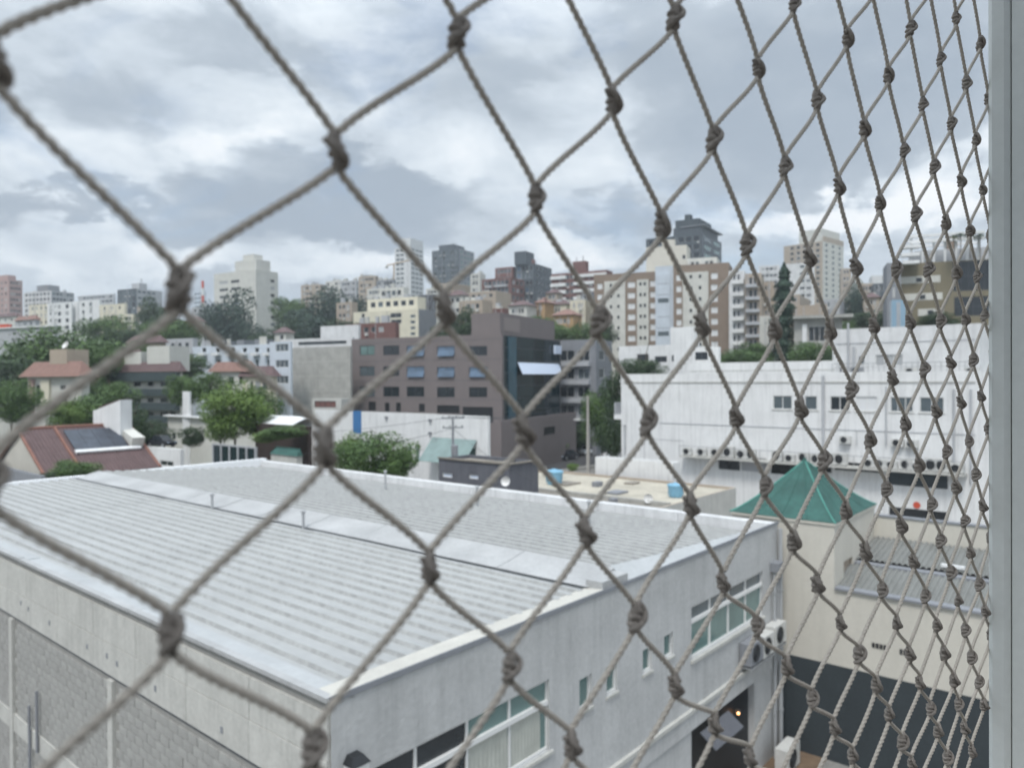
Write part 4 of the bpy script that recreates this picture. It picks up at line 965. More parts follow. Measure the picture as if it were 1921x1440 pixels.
q = MB(); q.prism([(-.1, -.1, TB.H+.01), (TB.WR, -.1, TB.H+.01), (TB.WR, TB.WL+.1, TB.H+.01), (-.1, TB.WL+.1, TB.H+.01)], [(.5, .2, TB.H+.6), (TB.WR-.2, .2, TB.H+.6), (TB.WR-.2, TB.WL-.2, TB.H+.6), (.5, TB.WL-.2, TB.H+.6)]); q.build('teal_sheet', M['teal'], TB.root)

# ------------------------------------------------------------------ taupe office block with the glass corner
OF = Bld('office_building', 'taupe clad office block with rows of blue windows and a dark glass corner', 'building', 941, 105, 660, 1052, 626, zb=0, vpl=-1800, wall='taupe', parapet=.6)
def office():
    b = OF
    pan = {0: ['green', 'dark', 'blue', 'blue', 'dark'], 1: ['grey', 'dark', 'blue', 'blue', 'blue'], 2: ['grey', 'dark', 'dark', 'dark', 'dark']}
    for r_, (y0, y1) in enumerate(((648, 666), (687, 705), (725, 744))):
        for c, (x0, x1) in enumerate(((675, 703), (719, 749), (763, 796), (820, 853), (880, 914))):
            b.px('L', x0, x1, y0+(c > 2), y1+(c > 2), pane=pan[r_][c], frame='dframe', mull=2, fw=.08)
            if pan[r_][c] == 'blue':
                rc = b.rect('L', x0+1, x1+1, (y0+y1)/2, y1+2); q = MB(); q.prism([(-.28, rc[0]+.1, rc[2]), (-.28, rc[1]-.1, rc[2]), (-.02, rc[1]-.1, rc[3]), (-.02, rc[0]+.1, rc[3])], [(-.28, rc[0]+.1, rc[2]+.04), (-.28, rc[1]-.1, rc[2]+.04), (-.02, rc[1]-.1, rc[3]+.04), (-.02, rc[0]+.1, rc[3]+.04)]); q.build('tilted_sash', G['blue'], b.root)
    for (x0, x1, y0, y1) in ((691, 705, 753, 770), (722, 731, 755, 772), (743, 752, 755, 772), (786, 797, 757, 772), (820, 862, 760, 775), (868, 925, 763, 792)): b.px('L', x0, x1, y0, y1, pane='black', frame='dframe')
    rc = b.rect('L', 706, 818, 754, 773)
    MB().box(-.05, -.003, rc[0], rc[1], rc[2]-.4, rc[2]-.1).build('pale_base_band', M['concl'], b.root)
    z1 = b.hit('R', 1000, 632)[1]; z0 = b.hit('R', 1000, 790)[1]
    b.win('R', (.6, b.WR-.2, z0, z1), pane='teal', frame='dframe', mull=4, fw=.10, depth=.05, name='curtain_wall')
    rc = b.rect('R', 953, 968, 640, 780); MB().box(rc[0], rc[1], -.12, -.003, z0, z1-.3).build('blue_glass_strip', G['tealp'], b.root)
    rc = b.rect('R', 970, 1047, 688, 702); q = MB(); q.prism([(rc[0], -.9, rc[2]), (rc[1], -.9, rc[2]), (rc[1], -.13, rc[3]+.5), (rc[0], -.13, rc[3]+.5)], [(rc[0], -.93, rc[2]+.03), (rc[1], -.93, rc[2]+.03), (rc[1], -.13, rc[3]+.58), (rc[0], -.13, rc[3]+.58)]); q.build('tilted_glass_panel', G['sheet'], b.root)
    rc = b.rect('R', 1037, 1048, 648, 664); MB().box(rc[0], rc[1], -.5, -.13, rc[2], rc[3]).build('open_sash', G['sheet'], b.root)
    for i in range(1, 7):
        zz = z0+(z1-z0)*i/7; MB().box(.65, b.WR-.25, .0, .04, zz-.04, zz+.04).build('transom', M['dframe'], b.root)
    for i in range(1, 14): MB().box(-.012, -.002, b.WL*i/14-.02, b.WL*i/14+.02, .2, b.hit('L', 800, 747)[1]).build('cladding_joint', M['dgrey'], b.root) if i % 14 in () else None
    for y in (640, 676, 714, 748): zz = b.hit('L', 800, y)[1]; MB().box(-.012, -.002, .1, b.WL-.1, zz-.02, zz+.02).build('cladding_joint', M['dgrey'], b.root)
    b.finish()
office()
OT = Bld('rooftop_plant_room', 'taupe plant room on the roof of the office block above its glass corner', 'building', 938, 107, 885, 1041, 586, zb=OF.ztop-.7, vpl=-1800, wall='taupe'); 
rc = OT.rect('R', 946, 975, 597, 622); MB().box(rc[0], rc[1], -.04, -.003, rc[2], rc[3]).build('light_panel', M['taupel'], OT.root); OT.finish()
OP = Bld('taupe_podium', 'low taupe podium wall at the foot of the glass corner', 'wall', 940, 98, 925, 1082, 790, zb=0, vpl=-1800, wall='taupe'); OP.px('R', 1020, 1042, 800, 815, pane='black', frame='dframe'); OP.finish()
GA = Bld('grey_apartment_block', 'dark grey flats with recessed balconies right of the office glass corner', 'building', 1118, 125, 1040, 1148, 636, zb=0, vpl=-1800, wall='mgrey', parapet=.5)
for k_ in range(4):
    y = 657+k_*34; GA.px('L', 1050, 1078, y, y+20, pane='dark', frame='frame', mull=2); GA.px('L', 1084, 1106, y, y+20, pane='grey' if k_ % 2 else 'dark', frame='frame', mull=2)
    rc = GA.rect('L', 1048, 1108, y+22, y+30); MB().box(-.9, -.003, rc[0], rc[1], rc[2], rc[3]).build('balcony', M['lgrey'], GA.root)
    GA.px('R', 1124, 1134, y, y+18, pane='grey', frame='frame')
GA.finish()
CB = Bld('blank_concrete_building', 'windowless weathered concrete block wall left of the taupe office', 'building', 657, 112, 542, 661, 649, zb=0, vpl=-1800, wall='concrete', parapet=.4); 
for i in range(1, 8): MB().box(-.02, -.003, .05, CB.WL-.05, CB.H*i/8-.04, CB.H*i/8+.04).build('formwork_seam', M['concl'], CB.root)
CB.finish()
CW = Bld('white_block', 'white building with a dark eaves strip rising behind the blank concrete wall', 'building', 661, 118, 527, 666, 632, zb=0, vpl=-1800, wall='white2'); CW.px('L', 560, 650, 640, 646, pane='slate', frame='dframe', mull=6); CW.finish()
CX = Bld('rooftop_block', 'square white tank room on the roof behind the blank concrete wall', 'building', 672, 122, 602, 676, 609, zb=CW.ztop-1.2, vpl=-1800, wall='white2'); CX.finish()
CV = Bld('white_block', 'narrow white flats with wide windows at the left edge of the blank concrete wall', 'building', 545, 111, 506, 549, 640, zb=0, vpl=-1800, wall='bwhite')
for k_ in range(3): CV.px('L', 517, 541, 645+k_*30, 659+k_*30, pane='grey', frame='frame', mull=3); 
CV.finish()
SH = Bld('lean_to', 'low lean-to with brown shutters at the foot of the blank concrete wall', 'shed', 640, 100, 585, 662, 748, zb=0, vpl=-1800, wall='concl'); SH.px('L', 590, 630, 752, 764, pane='brick', frame='dframe', mull=4); SH.finish()
#@@PART4
# ------------------------------------------------------------------ generic houses and towers of the hillside city
def far(name, label, cat, xc, Y, xl, xr, yt, wall='cream', vpl=-2200, L=None, Rr=None, roof='concl', core=None, join=True, wallR=None, bal=None, zb=None, wl=None, wr=None, extra=None):
    b = Bld(name, label, cat, xc, Y, xl, xr, yt, vpl=vpl, wall=wall, wallR=wallR, roof=roof, parapet=.5, zb=zb, wl=wl, wr=wr); b.join = join
    for face, spec in (('L', L), ('R', Rr)):
        if not spec: continue
        for sp in (spec if isinstance(spec, list) else [spec]): sp = dict(sp); b.grid(face, sp.pop('n'), sp.pop('f', 30), **sp)
    for q in (bal or []): b.balconies(*q[:4], **q[4])
    if extra: extra(b)
    b.finish()
    for i, c in enumerate(core or []):
        u0, u1, v0, v1, h, m = c; b.box_on('stair_tower' if h > 1.8 else 'tank_room', u0*b.WR, u1*b.WR, v0*b.WL, v1*b.WL, h, m)
    return b
def roof_clutter(b, n, seed):
    r_ = random.Random(seed)
    for i in range(n):
        u0, v0 = r_.uniform(.1, .8)*b.WR, r_.uniform(.05, .9)*b.WL; w = r_.uniform(.6, 2); b.box_on('roof_box', u0, min(u0+w, b.WR-.3), v0, min(v0+w, b.WL-.3), r_.uniform(.6, 1.6)+.3, r_.choice(['lgrey', 'cream2', 'concl']))
        MB().tube([(u0, v0, b.H-.5), (u0, v0, b.H+r_.uniform(1.2, 3))], .04, 5).build('aerial', M['steel'], b.root)
W1 = dict(n=6, w=1.3, h=1.3, dz=3.0)
far('apartment_block', 'pinkish apartment block at the far left edge of the skyline', 'building', 16, 400, -50, 44, 524, 'pink', L=dict(n=9, w=1.4, h=1.4, dz=3), Rr=dict(n=4, w=1.3, h=1.3, dz=3), core=[(.2, .8, .1, .4, 3, 'pink')])
b = far('apartment_block', 'grey and white terraced flats right of the pinkish block on the skyline', 'building', 96, 430, 46, 141, 545, 'white2', wallR='lgrey', L=dict(n=7, w=2.2, h=1.5, dz=3, panes=('dark', 'grey')), Rr=dict(n=6, w=2, h=1.5, dz=3), core=[(.1, .6, .2, .6, 4, 'mgrey'), (.6, .95, .5, .9, 2.2, 'pink')]); roof_clutter(b, 8, 1)
b = far('apartment_block', 'long flat pale grey roofed block behind the cream rows on the left', 'building', 213, 520, 148, 218, 551, 'lgrey', L=dict(n=9, w=3, h=1.4, dz=3.2))
b = far('row_house', 'cream low block with brown roof edge, leftmost of the pale rows', 'house', 92, 310, 56, 100, 570, 'cream', L=dict(n=4, w=1.1, h=1.2, dz=3), roof='tileo')
b = far('row_house', 'white block with a dark stair window strip among the pale rows', 'house', 134, 300, 90, 138, 566, 'white', L=[dict(n=2, w=2.0, h=1.6, dz=2.8, m0=.3, m1=5), dict(n=3, w=.9, h=1.1, dz=2.8, m0=5, m1=.5)], roof='tileo')
b = far('row_house', 'white block with two small window columns, right of the dark stair strip', 'house', 186, 296, 135, 192, 562, 'white', L=[dict(n=2, w=1.5, h=1.4, dz=2.9, m0=3, m1=5)], roof='tile')
b = far('row_house', 'cream house end stepping down toward the trees on the left', 'house', 234, 290, 188, 240, 569, 'cream', L=dict(n=3, w=1.0, h=1.2, dz=3.2)); 
b = far('row_house', 'small cream house low beside the round tree on the left', 'house', 250, 270, 232, 256, 589, 'cream', L=dict(n=2, w=1.4, h=1.2, dz=3.2))
b = far('warehouse', 'wide grey warehouse with white roof edge at the left border', 'warehouse', 104, 190, -60, 110, 612, 'lgrey', roof='white', L=dict(n=12, f=1, w=3, h=.9, dz=3, top=6)); MB().box(-.5, b.WR, -.1, b.WL, b.H+.01, b.H+.35).build('roof_edge', M['white'], b.root); MB().box(-.3, 1, b.WL*.52, b.WL*.64, b.H+.4, b.H+1.2).build('red_hoarding', M['red'], b.root)
b = far('glass_office', 'dark glass office block with pale louvred corner on the left skyline', 'building', 256, 380, 222, 306, 541, 'slate', wallR='lgrey', L=dict(n=4, w=3.2, h=2.4, dz=3.1, panes=('dark', 'grey')), Rr=dict(n=4, w=4.0, h=1.3, dz=3.1, m0=.5, m1=4, panes=('grey',)), core=[(.25, .55, .2, .6, 3.6, 'lgrey')]); MB().tube([(b.WR*.4, 4, b.H), (b.WR*.4, 4, b.H+6)], .25, 6).build('mast', M['steel'], b.root)
b = far('apartment_block', 'small beige tower stub between the glass office and the near net knot', 'building', 268, 340, 259, 271, 574, 'tan'); 
b = far('office_block', 'little pale blue slab building seen left of the cream tower', 'building', 384, 520, 364, 388, 546, 'bwhite', L=dict(n=3, w=4, h=1.4, dz=3, panes=('blue',)))
t = thing('radio_mast', 'thin red and white mast left of the cream tower', 'mast', tuple(Vector((at(381, 600, 500).x, 500, ground(0, 500))))); hh = at(381, 527, 500).z - t.location.z
for i in range(6): MB().tube([(0, 0, hh*i/6), (0, 0, hh*(i+1)/6-.05)], .9, 6).build('section', M['red'] if i % 2 else M['white'], t)
# cream tower
def ct(b):
    b.grid('L', 2, 12, w=5.2, h=1.2, dz=2.95, top=b.H-3.4, m0=b.WL*.35, m1=b.WL*.10, frame='frame', mull=3)
    b.grid('R', 1, 12, w=2.2, h=1.3, dz=2.95, top=b.H-3.2, m0=b.WR*.55, m1=b.WR*.05)
b = far('cream_tower', 'tall cream apartment tower rising above the dark trees on the left', 'tower', 480, 300, 403, 523, 505, 'cream2', wallR='cream2', vpl=-1400, join=False, extra=ct, core=[(.12, .75, .05, .55, 4.6, 'cream2'), (.2, .6, .15, .4, 7, 'cream2')]); roof_clutter(b, 6, 2)
for i in range(7):
    MB().box(b.WR*.50+.02*i, b.WR*.50+.08+.02*i, -.05, -.003, .5+i*(b.H/7), (i+1)*(b.H/7)-.05).build('wall_joint', M['lgrey'], b.root)
# hill ridge between the two tree masses
for (xc, Y, xl, xr, yt, w, lab) in ((600, 380, 566, 612, 533, 'tan', 'tan low flats on the ridge left above the tree mound'), (640, 400, 612, 645, 526, 'cream2', 'pale house block on the ridge above the darker round tree'), (668, 390, 640, 676, 526, 'lgrey', 'grey flats on the ridge beside the domed tree top'),
        (704, 370, 674, 712, 517, 'tan', 'brownish ridge flats with water tank left of the crane'), (738, 350, 708, 744, 524, 'mgrey', 'grey shaded ridge flats directly below the crane'), (722, 300, 690, 744, 540, 'cream2', 'pale terrace house stepping down above the cream villa')):
    b = far('hill_house', lab, 'house', xc, Y, xl, xr, yt, w, L=dict(n=5, w=1.6, h=1.3, dz=2.9, skip=.15), Rr=dict(n=2, w=1.2, h=1.2, dz=2.9)); roof_clutter(b, 4, xc)
t = thing('tower_crane', 'small yellow tower crane standing left of the white tower', 'crane', tuple(at(739, 530, 420))); MB().tube([(0, 0, -8), (0, 0, 10.5)], .35, 4).build('mast', M['orange'], t); MB().tube([(-4, 0, 9.5), (9, 0, 12.5)], .3, 4).build('jib', M['orange'], t)
MB().tube([(-4, 0, 9.5), (-4, 0, 8)], .7, 4).build('counterweight', M['concrete'], t)
# cream stepped villa block
def villa(b):
    b.px('L', 678, 684, 588, 596, pane='dark'); b.px('L', 732, 753, 587, 596, pane='dark', mull=2); b.px('L', 733, 753, 599, 607, pane='dark', mull=2)
    for k_ in range(4): b.px('L', 770, 779, 590+k_*11, 596+k_*11, pane='grey')
b = far('villa_block', 'cream terraced villa block with dark windows above the taupe office roof', 'building', 785, 215, 664, 816, 579, 'cream', wallR='mgrey', vpl=-1800, join=False, extra=villa);  # grey right wall: shade put into its colour
b = far('villa_block', 'upper cream storey with roof terraces above the villa block', 'building', 783, 222, 690, 800, 556, 'cream', vpl=-1800, join=False, zb=30, L=[dict(n=6, w=1.8, h=1.6, dz=3, f=1)]); roof_clutter(b, 7, 6)
b = far('villa_block', 'top penthouse of the cream villa block beneath the white tower', 'building', 757, 228, 712, 768, 538, 'cream2', vpl=-1800, zb=32, L=dict(n=4, w=2, h=1.5, dz=2.9, f=2)); roof_clutter(b, 4, 8)
b = far('brick_ruin', 'dark red brick low walls below the cream villa block', 'building', 742, 170, 648, 750, 604, 'brick', vpl=-1800, L=dict(n=6, w=1.4, h=1.2, dz=2.8, skip=.3)); roof_clutter(b, 5, 9)
b = far('apartment_block', 'narrow shaded grey block between the villa and the net knot', 'building', 812, 240, 786, 820, 552, 'dgrey', wallR='mgrey', L=dict(n=3, w=1.5, h=1.3, dz=3))
# towers
b = far('white_tower', 'slim white tower block with stepped top on the skyline', 'tower', 770, 480, 742, 796, 463, 'white2', wallR='white2', vpl=-1800, L=dict(n=2, w=5, h=1.5, dz=3, m0=5, panes=('grey',)), Rr=dict(n=3, w=3.2, h=1.1, dz=3, panes=('grey',)), zb=40)
b.box_on('upper_core', 0, b.WR*.98, b.WL*.0, b.WL*.6, 6, 'white2')
b = far('dark_tower', 'dark slate tower block alone against the sky', 'tower', 862, 450, 812, 891, 466, 'dslate', vpl=-1800, wallR='mgrey', L=dict(n=6, w=2.6, h=2.0, dz=3.1, panes=('grey', 'dark')), Rr=dict(n=4, w=2.6, h=1.6, dz=3.1, panes=('green', 'grey')), zb=40, core=[(.1, .8, .25, .8, 3.6, 'dslate')])
def bands(b, floors, dz, m, zt=1.0, h=1.1, face='L', d=.8, a=.0, c=1.0, name='balcony_band'):
    W = b.WL if face == 'L' else b.WR; j = MB()
    for f in range(floors):
        z1 = b.H-zt-f*dz
        if z1-h < .5: break
        if face == 'L': j.box(-d, -.004, W*a, W*c, z1-h, z1)
        else: j.box(W*a, W*c, -d, -.004, z1-h, z1)
    o = j.build(name, M[m], b.root); o['kind'] = 'stuff'
b = far('brick_apartment_block', 'red brick flats with pale balcony bands left of the dark stepped block', 'building', 958, 300, 905, 985, 520, 'brick', vpl=-1500, L=dict(n=6, w=2.8, h=1.8, dz=3.1, panes=('dark', 'grey')), Rr=dict(n=3, w=2, h=1.6, dz=3.1)); bands(b, 10, 3.1, 'lgrey', 2.8, .8, a=.1, c=.55); bands(b, 10, 3.1, 'lgrey', 2.8, .8, a=.62, c=.78)
b = far('brick_apartment_block', 'upper brick penthouse storeys behind the banded brick flats', 'building', 962, 315, 930, 985, 500, 'brick', vpl=-1500, L=dict(n=4, w=2.4, h=1.6, dz=3.1, panes=('grey',)), zb=45)
b = far('dark_stepped_block', 'dark glass stepped apartment block with square top box in the centre skyline', 'building', 1003, 310, 968, 1036, 494, 'dslate', vpl=-1800, L=dict(n=4, w=2.6, h=1.9, dz=3, panes=('dark', 'blue', 'grey')), Rr=dict(n=4, w=2, h=1.6, dz=3, panes=('dark', 'grey')), core=[(.0, .1, .05, .15, 1.9, 'brick'), (-.1, .35, .35, .95, 5.4, 'dslate')])
b = far('banded_block', 'white banded apartment block with brick stair shaft in the centre skyline', 'building', 1138, 290, 1035, 1150, 506, 'brick', vpl=-1500, L=dict(n=9, w=2.2, h=1.5, dz=2.9, panes=('grey', 'dark')), core=[(.1, .6, .38, .62, 4.6, 'brick')]); bands(b, 14, 2.9, 'white', 1.0, 1.3, a=.72, c=1.0); bands(b, 14, 2.9, 'white', 1.0, 1.2, a=.0, c=.58)
MB().tube([(2, b.WL*.45, b.H+4), (2, b.WL*.45, b.H+6.5)], .2, 5).build('flue', M['mgrey'], b.root); MB().tube([(2, b.WL*.57, b.H+4), (2, b.WL*.57, b.H+6)], .2, 5).build('flue', M['mgrey'], b.root)
# low coloured houses in the middle distance
for (xc, Y, xl, xr, yt, w, roof, lab) in ((905, 185, 862, 925, 562, 'tan', 'concl', 'tan flat roofed house beside the near centre net knot'), (988, 200, 955, 1008, 572, 'cream2', 'tile', 'small pale house with red roof over the office plant room'), (1022, 205, 1005, 1040, 567, 'orange', 'tileo', 'small orange fronted house in the middle distance'),
        (1062, 210, 1030, 1075, 570, 'cream', 'tile', 'cream house with brown roof left of the large brown apartment block'), (1098, 205, 1070, 1120, 562, 'cream', 'concl', 'cream flats wall at the foot of the white banded block'), (1075, 185, 1038, 1092, 590, 'orange', 'tileo', 'ochre house half hidden by the tree over the grey flats'),
        (930, 260, 880, 960, 545, 'tan', 'concl', 'brown tinted flats below the banded brick block'), (850, 330, 815, 905, 530, 'tan', 'concl', 'tan low block at the foot of the dark slate tower')):
    b = far('hill_house', lab, 'house', xc, Y, xl, xr, yt, w, roof=roof, vpl=-1500, L=dict(n=4, w=1.3, h=1.2, dz=2.9, skip=.2)); roof_clutter(b, 3, xc)
    if roof.startswith('tile'): 
        H = b.H; q = MB(); e = .5; q.prism([(-e, -e, H+.01), (b.WR+e, -e, H+.01), (b.WR+e, b.WL+e, H+.01), (-e, b.WL+e, H+.01)], [(b.WR*.45, b.WR*.4, H+1.6), (b.WR*.55, b.WR*.4, H+1.6), (b.WR*.55, b.WL-b.WR*.4, H+1.6), (b.WR*.45, b.WL-b.WR*.4, H+1.6)]); q.build('tiled_roof', M[roof], b.root)
# brown and cream apartment slab
def apt(b, x0, x1, strips):
    pass
def wing(name, label, xc, Y, xl, xr, yt, vpl, strips, wall, dz=2.75, x=None, **k):
    b = Bld(name, label, 'building', xc, Y, xl, xr, yt, vpl=vpl, wall=wall, parapet=.6, roof='concl', **k)
    for (x0, x1, kind) in strips:
        a, z = b.hit('L', x0, yt+30); c, _ = b.hit('L', x1, yt+30); a, c = min(a, c), max(a, c)
        if kind in ('cream', 'white', 'brown'):
            MB().box(-.25, -.003, a, c, .5, b.H-1.9).build('facade_strip', M[{'cream': 'cream2', 'white': 'bwhite', 'brown': 'brown'}[kind]], b.root)
        f = 0; zt = b.H-2.4
        while zt-f*dz > 2:
            z1 = zt-f*dz
            if kind == 'cream':   # small paired windows, proud frames on the strip
                for q_ in (.32, .68):
                    m_ = a+(c-a)*q_; MB().box(-.29, -.255, m_-.30, m_+.30, z1-1.0, z1-.2).build('window', G['dark'], b.root)
            elif kind == 'blind': b.win('L', (a+.1, c-.1, z1-1.4, z1), pane='shutw', frame='frame', mull=1)
            elif kind == 'balc':
                MB().box(-1.0, -.255, a, c, z1-2.0, z1-1.1).build('balcony', M['lgrey'], b.root); MB().box(-.29, -.255, a+.2, c-.2, z1-1.05, z1+.1).build('window', G['grey'], b.root)
            elif kind == 'white':
                if f % 3 == 2: MB().box(-.29, -.255, a+.3, c-.3, z1-1.2, z1-.1).build('window', G['grey'], b.root)
                else: MB().box(-.29, -.255, a+.1, c-.1, z1-2.05, z1-1.95).build('floor_line', M['mgrey'], b.root)
            elif kind == 'dbalc': b.win('L', (a+.1, c-.1, z1-2.1, z1), pane='dark', frame='dframe'); MB().box(-.6, -.003, a, c, z1-2.7, z1-2.15).build('balcony', M['mgrey'], b.root)
            f += 1
    b.finish(); return b
wing('apartment_wing', 'brown and cream apartment slab, left wing with white window blinds', 1231, 190, 1115, 1240, 509, -2600, [(1120, 1131, 'blind'), (1134, 1173, 'cream'), (1148, 1172, 'balc') if False else (1134, 1134.5, 'x'), (1177, 1192, 'blind'), (1195, 1217, 'cream'), (1219, 1230, 'blind')], 'brown', wr=12)
wing('apartment_wing', 'white glazed centre bay of the brown and cream apartment slab', 1264, 186, 1230, 1270, 498, -2600, [(1232, 1257, 'white')], 'bwhite', wr=10)
wing('apartment_wing', 'brown and cream apartment slab, taller right wing nearest the conifer', 1367, 180, 1264, 1372, 492, -2600, [(1268, 1279, 'blind'), (1281, 1329, 'cream'), (1333, 1347, 'blind')], 'brown', wr=10)
b = far('lift_core', 'tall blank beige lift core standing above the brown and cream apartment slab', 'building', 1288, 198, 1213, 1296, 459, 'beige', vpl=-2600, zb=20, join=False, extra=lambda b: b.px('L', 1280, 1286, 478, 486, pane='dark')); b.box_on('upper_core', .5, 2.5, b.WL*.3, b.WL*.6, 2, 'beige')
b = far('penthouse', 'cream penthouse storey behind the right wing roof of the apartment slab', 'building', 1345, 192, 1290, 1352, 482, 'cream2', vpl=-2600, zb=30, L=dict(n=5, w=1.2, h=1, dz=3, f=1, top=None, skip=.4))
# dark glass tower behind
b = far('dark_glass_tower', 'dark glass and slate tower with layered roof behind the apartment slab', 'tower', 1318, 300, 1213, 1370, 437, 'dslate', wallR='dslate', vpl=-1300, L=dict(n=7, w=3.0, h=2.1, dz=3.3, m0=1, panes=('dark',)), Rr=dict(n=2, w=9, h=1.7, dz=3.3, m0=.3, m1=.3, top=None, panes=('grey', 'green')), zb=45)
q = b; q.box_on('penthouse', 1.0, q.WR*.92, 1.0, q.WL*.52, 3.6, 'dslate'); q.box_on('penthouse', 2.0, q.WR*.7, 2.0, q.WL*.5, 6.8, 'slate'); q.box_on('roof_canopy', .5, q.WR*1.02, q.WL*-.02, q.WL*.40, .4, 'mgrey', z=q.H+3.2); q.box_on('water_tank_box', 3, 6, q.WL*.25, q.WL*.35, 9, 'slate')
# banded white and brown balcony towers right of the slab
b = far('balcony_tower', 'white balcony tower between the brown slab and the dark balconies', 'building', 1396, 172, 1368, 1402, 507, 'white2', vpl=-2600, L=dict(n=2, w=2.0, h=1.3, dz=2.8, panes=('dark', 'grey'))); bands(b, 16, 2.8, 'white', 2.2, .9, a=.0, c=.75, d=1.1)
b = far('balcony_tower', 'dark brown tower with stacked protruding balconies left of the conifer', 'building', 1428, 168, 1398, 1434, 512, 'tan', vpl=-2600, L=dict(n=2, w=2.2, h=1.9, dz=2.8, panes=('dark',))); bands(b, 17, 2.8, 'lgrey', 2.5, .7, a=.1, c=.95, d=1.4)
b = far('apartment_block', 'plain tan block visible just left of the conifer', 'building', 1452, 176, 1428, 1458, 528, 'tan', vpl=-2600, L=dict(n=2, w=1, h=1.1, dz=2.9))
b = far('apartment_block', 'white distant block showing above the tan block by the conifer', 'building', 1462, 330, 1425, 1468, 497, 'white2', vpl=-2600, L=dict(n=4, w=1.4, h=1.2, dz=2.9))
b = far('white_tower', 'white tower half hidden behind the conifer and in front of the beige tower', 'tower', 1528, 300, 1470, 1532, 492, 'white2', vpl=-2600, L=[dict(n=2, w=5, h=1.1, dz=2.9, m0=1, m1=6, panes=('grey', 'dark'))])
b = far('beige_skyscraper', 'tallest beige apartment tower with stepped crown on the right skyline', 'tower', 1543, 400, 1471, 1583, 452, 'tan', wallR='cream2', vpl=-300, zb=45, L=dict(n=5, w=2.0, h=1.6, dz=3, m0=.8, m1=3, panes=('grey', 'dark')), Rr=dict(n=3, w=2.6, h=1.6, dz=3, panes=('grey',)))
b.box_on('upper_core', 1, b.WR*.9, 1.0, b.WL*.62, 7.2, 'cream2'); b.box_on('upper_core', b.WR*.1, b.WR*1.0, -.0, b.WL*.2, 3.0, 'tan')
b = far('apartment_block', 'slim tan block tucked against the beige tower', 'building', 1597, 330, 1578, 1602, 503, 'tan', vpl=-2600, L=dict(n=2, w=1.4, h=1.2, dz=3))
b = far('apartment_block', 'grey brown mid block between the far trees on the right', 'building', 1640, 240, 1612, 1646, 531, 'tan', vpl=-2600, L=dict(n=3, w=1.4, h=1.3, dz=3, panes=('dark',)))
b = far('apartment_block', 'dark glazed mid block beside the brown terraced building', 'building', 1662, 230, 1638, 1668, 531, 'dslate', vpl=-2600, L=dict(n=3, w=1.6, h=1.4, dz=3, panes=('dark', 'grey')))
b = far('apartment_block', 'pale far block peeping over the dark glazed block', 'building', 1662, 340, 1635, 1668, 516, 'white2', vpl=-2600)
b = far('hill_house', 'low brown flat roofed house right of the conifer', 'house', 1552, 140, 1478, 1560, 571, 'tan', vpl=-2600)
def modern(b):
    b.px('L', 1517, 1548, 612, 640, pane='dark', frame='frame', mull=3)
b = far('modern_house', 'grey concrete modern house with big dark window right of the conifer', 'house', 1580, 118, 1490, 1645, 596, 'concrete', vpl=-2600, join=False, extra=modern, wr=8); 
rc = b.rect('L', 1488, 1600, 590, 604); MB().box(-1.2, b.WR, rc[0], rc[1], b.H+.01, b.H+.5).build('roof_slab', M['concrete'], b.root); rc = b.rect('L', 1505, 1514, 608, 642); MB().box(-.4, -.003, rc[0], rc[1], rc[2], rc[3]).build('white_pier', M['white'], b.root)
b = far('hill_house', 'pale house wall under the dark balcony tower', 'house', 1452, 128, 1425, 1462, 592, 'cream2', vpl=-2600)
# olive brown terraced building at the right
def terr(b):
    for (x0, x1, y0, y1) in ((1685, 1764, 518, 531), (1694, 1768, 550, 563), (1722, 1770, 579, 592)):
        r = b.rect('L', x0, x1, y0, y1); MB().box(-.06, -.003, *r[:2], r[2], r[3]).build('cream_panel', M['cream2'], b.root)
        xm = (x0+x1)/2; r2 = b.rect('L', xm-6, xm+5, y0+3, y1-2); MB().box(-.10, -.062, *r2[:2], r2[2], r2[3]).build('window', G['dark'], b.root)
    b.px('L', 1788, 1862, 486, 545, pane='dark', frame='dframe', mull=5, trans=.5); b.px('L', 1790, 1862, 556, 592, pane='dark', frame='dframe', mull=4, trans=.5)
b = far('terraced_building', 'olive brown terraced apartment building at the right by the window frame', 'building', 1960, 112, 1683, 1960, 480, 'olive', vpl=-2600, join=False, extra=terr, wr=12)
tb = b
for k_, (y, x0) in enumerate(((463, 1686), (478, 1688), (492, 1690))):
    r = b.rect('L', x0, 1722, y, y+6); MB().box(-2.2, -.5, *r[:2], r[2], r[3]).build('stepped_balcony', M['white'], b.root)
r = b.rect('L', 1700, 1850, 455, 470)
for k_, y in enumerate((447, 458)):
    s0, z = b.hit('L', 1706, y); s1, _ = b.hit('L', 1846, y-4); MB().box(-.6+.0, 0.0, s1, s0, z, z+.4).build('pergola_beam', M['white'], b.root); MB().box(4.0, 4.5, s1, s0, z, z+.4).build('pergola_beam', M['white'], b.root)
for i in range(7):
    s_, z = b.hit('L', 1712+i*21, 450); MB().box(.05, .35, s_, s_+.3, b.H, z+.3).build('pergola_post', M['white'], b.root)
b.box_on('penthouse', 2, 10, b.WL*.30, b.WL*.86, 2.4, 'lgrey'); b.box_on('roof_box', 3, 6, b.WL*.55, b.WL*.62, 4.6, 'brown')
b = far('stepped_terrace', 'grey green stepped terraces on the left end of the olive brown building', 'building', 1690, 116, 1664, 1700, 492, 'mgrey', vpl=-2600, L=dict(n=2, w=1.5, h=1.6, dz=2.9, panes=('dark', 'green')), join=False)
b = far('blue_container', 'light blue painted box building at the foot of the olive brown terraces', 'building', 1699, 104, 1673, 1703, 562, 'bwhite', vpl=-2600, zb=None); 
for o in b.root.children: 
    if o.name.startswith('wall'): o.data.materials[0] = mat('light_blue_paint', (.24, .36, .46), var=.08)
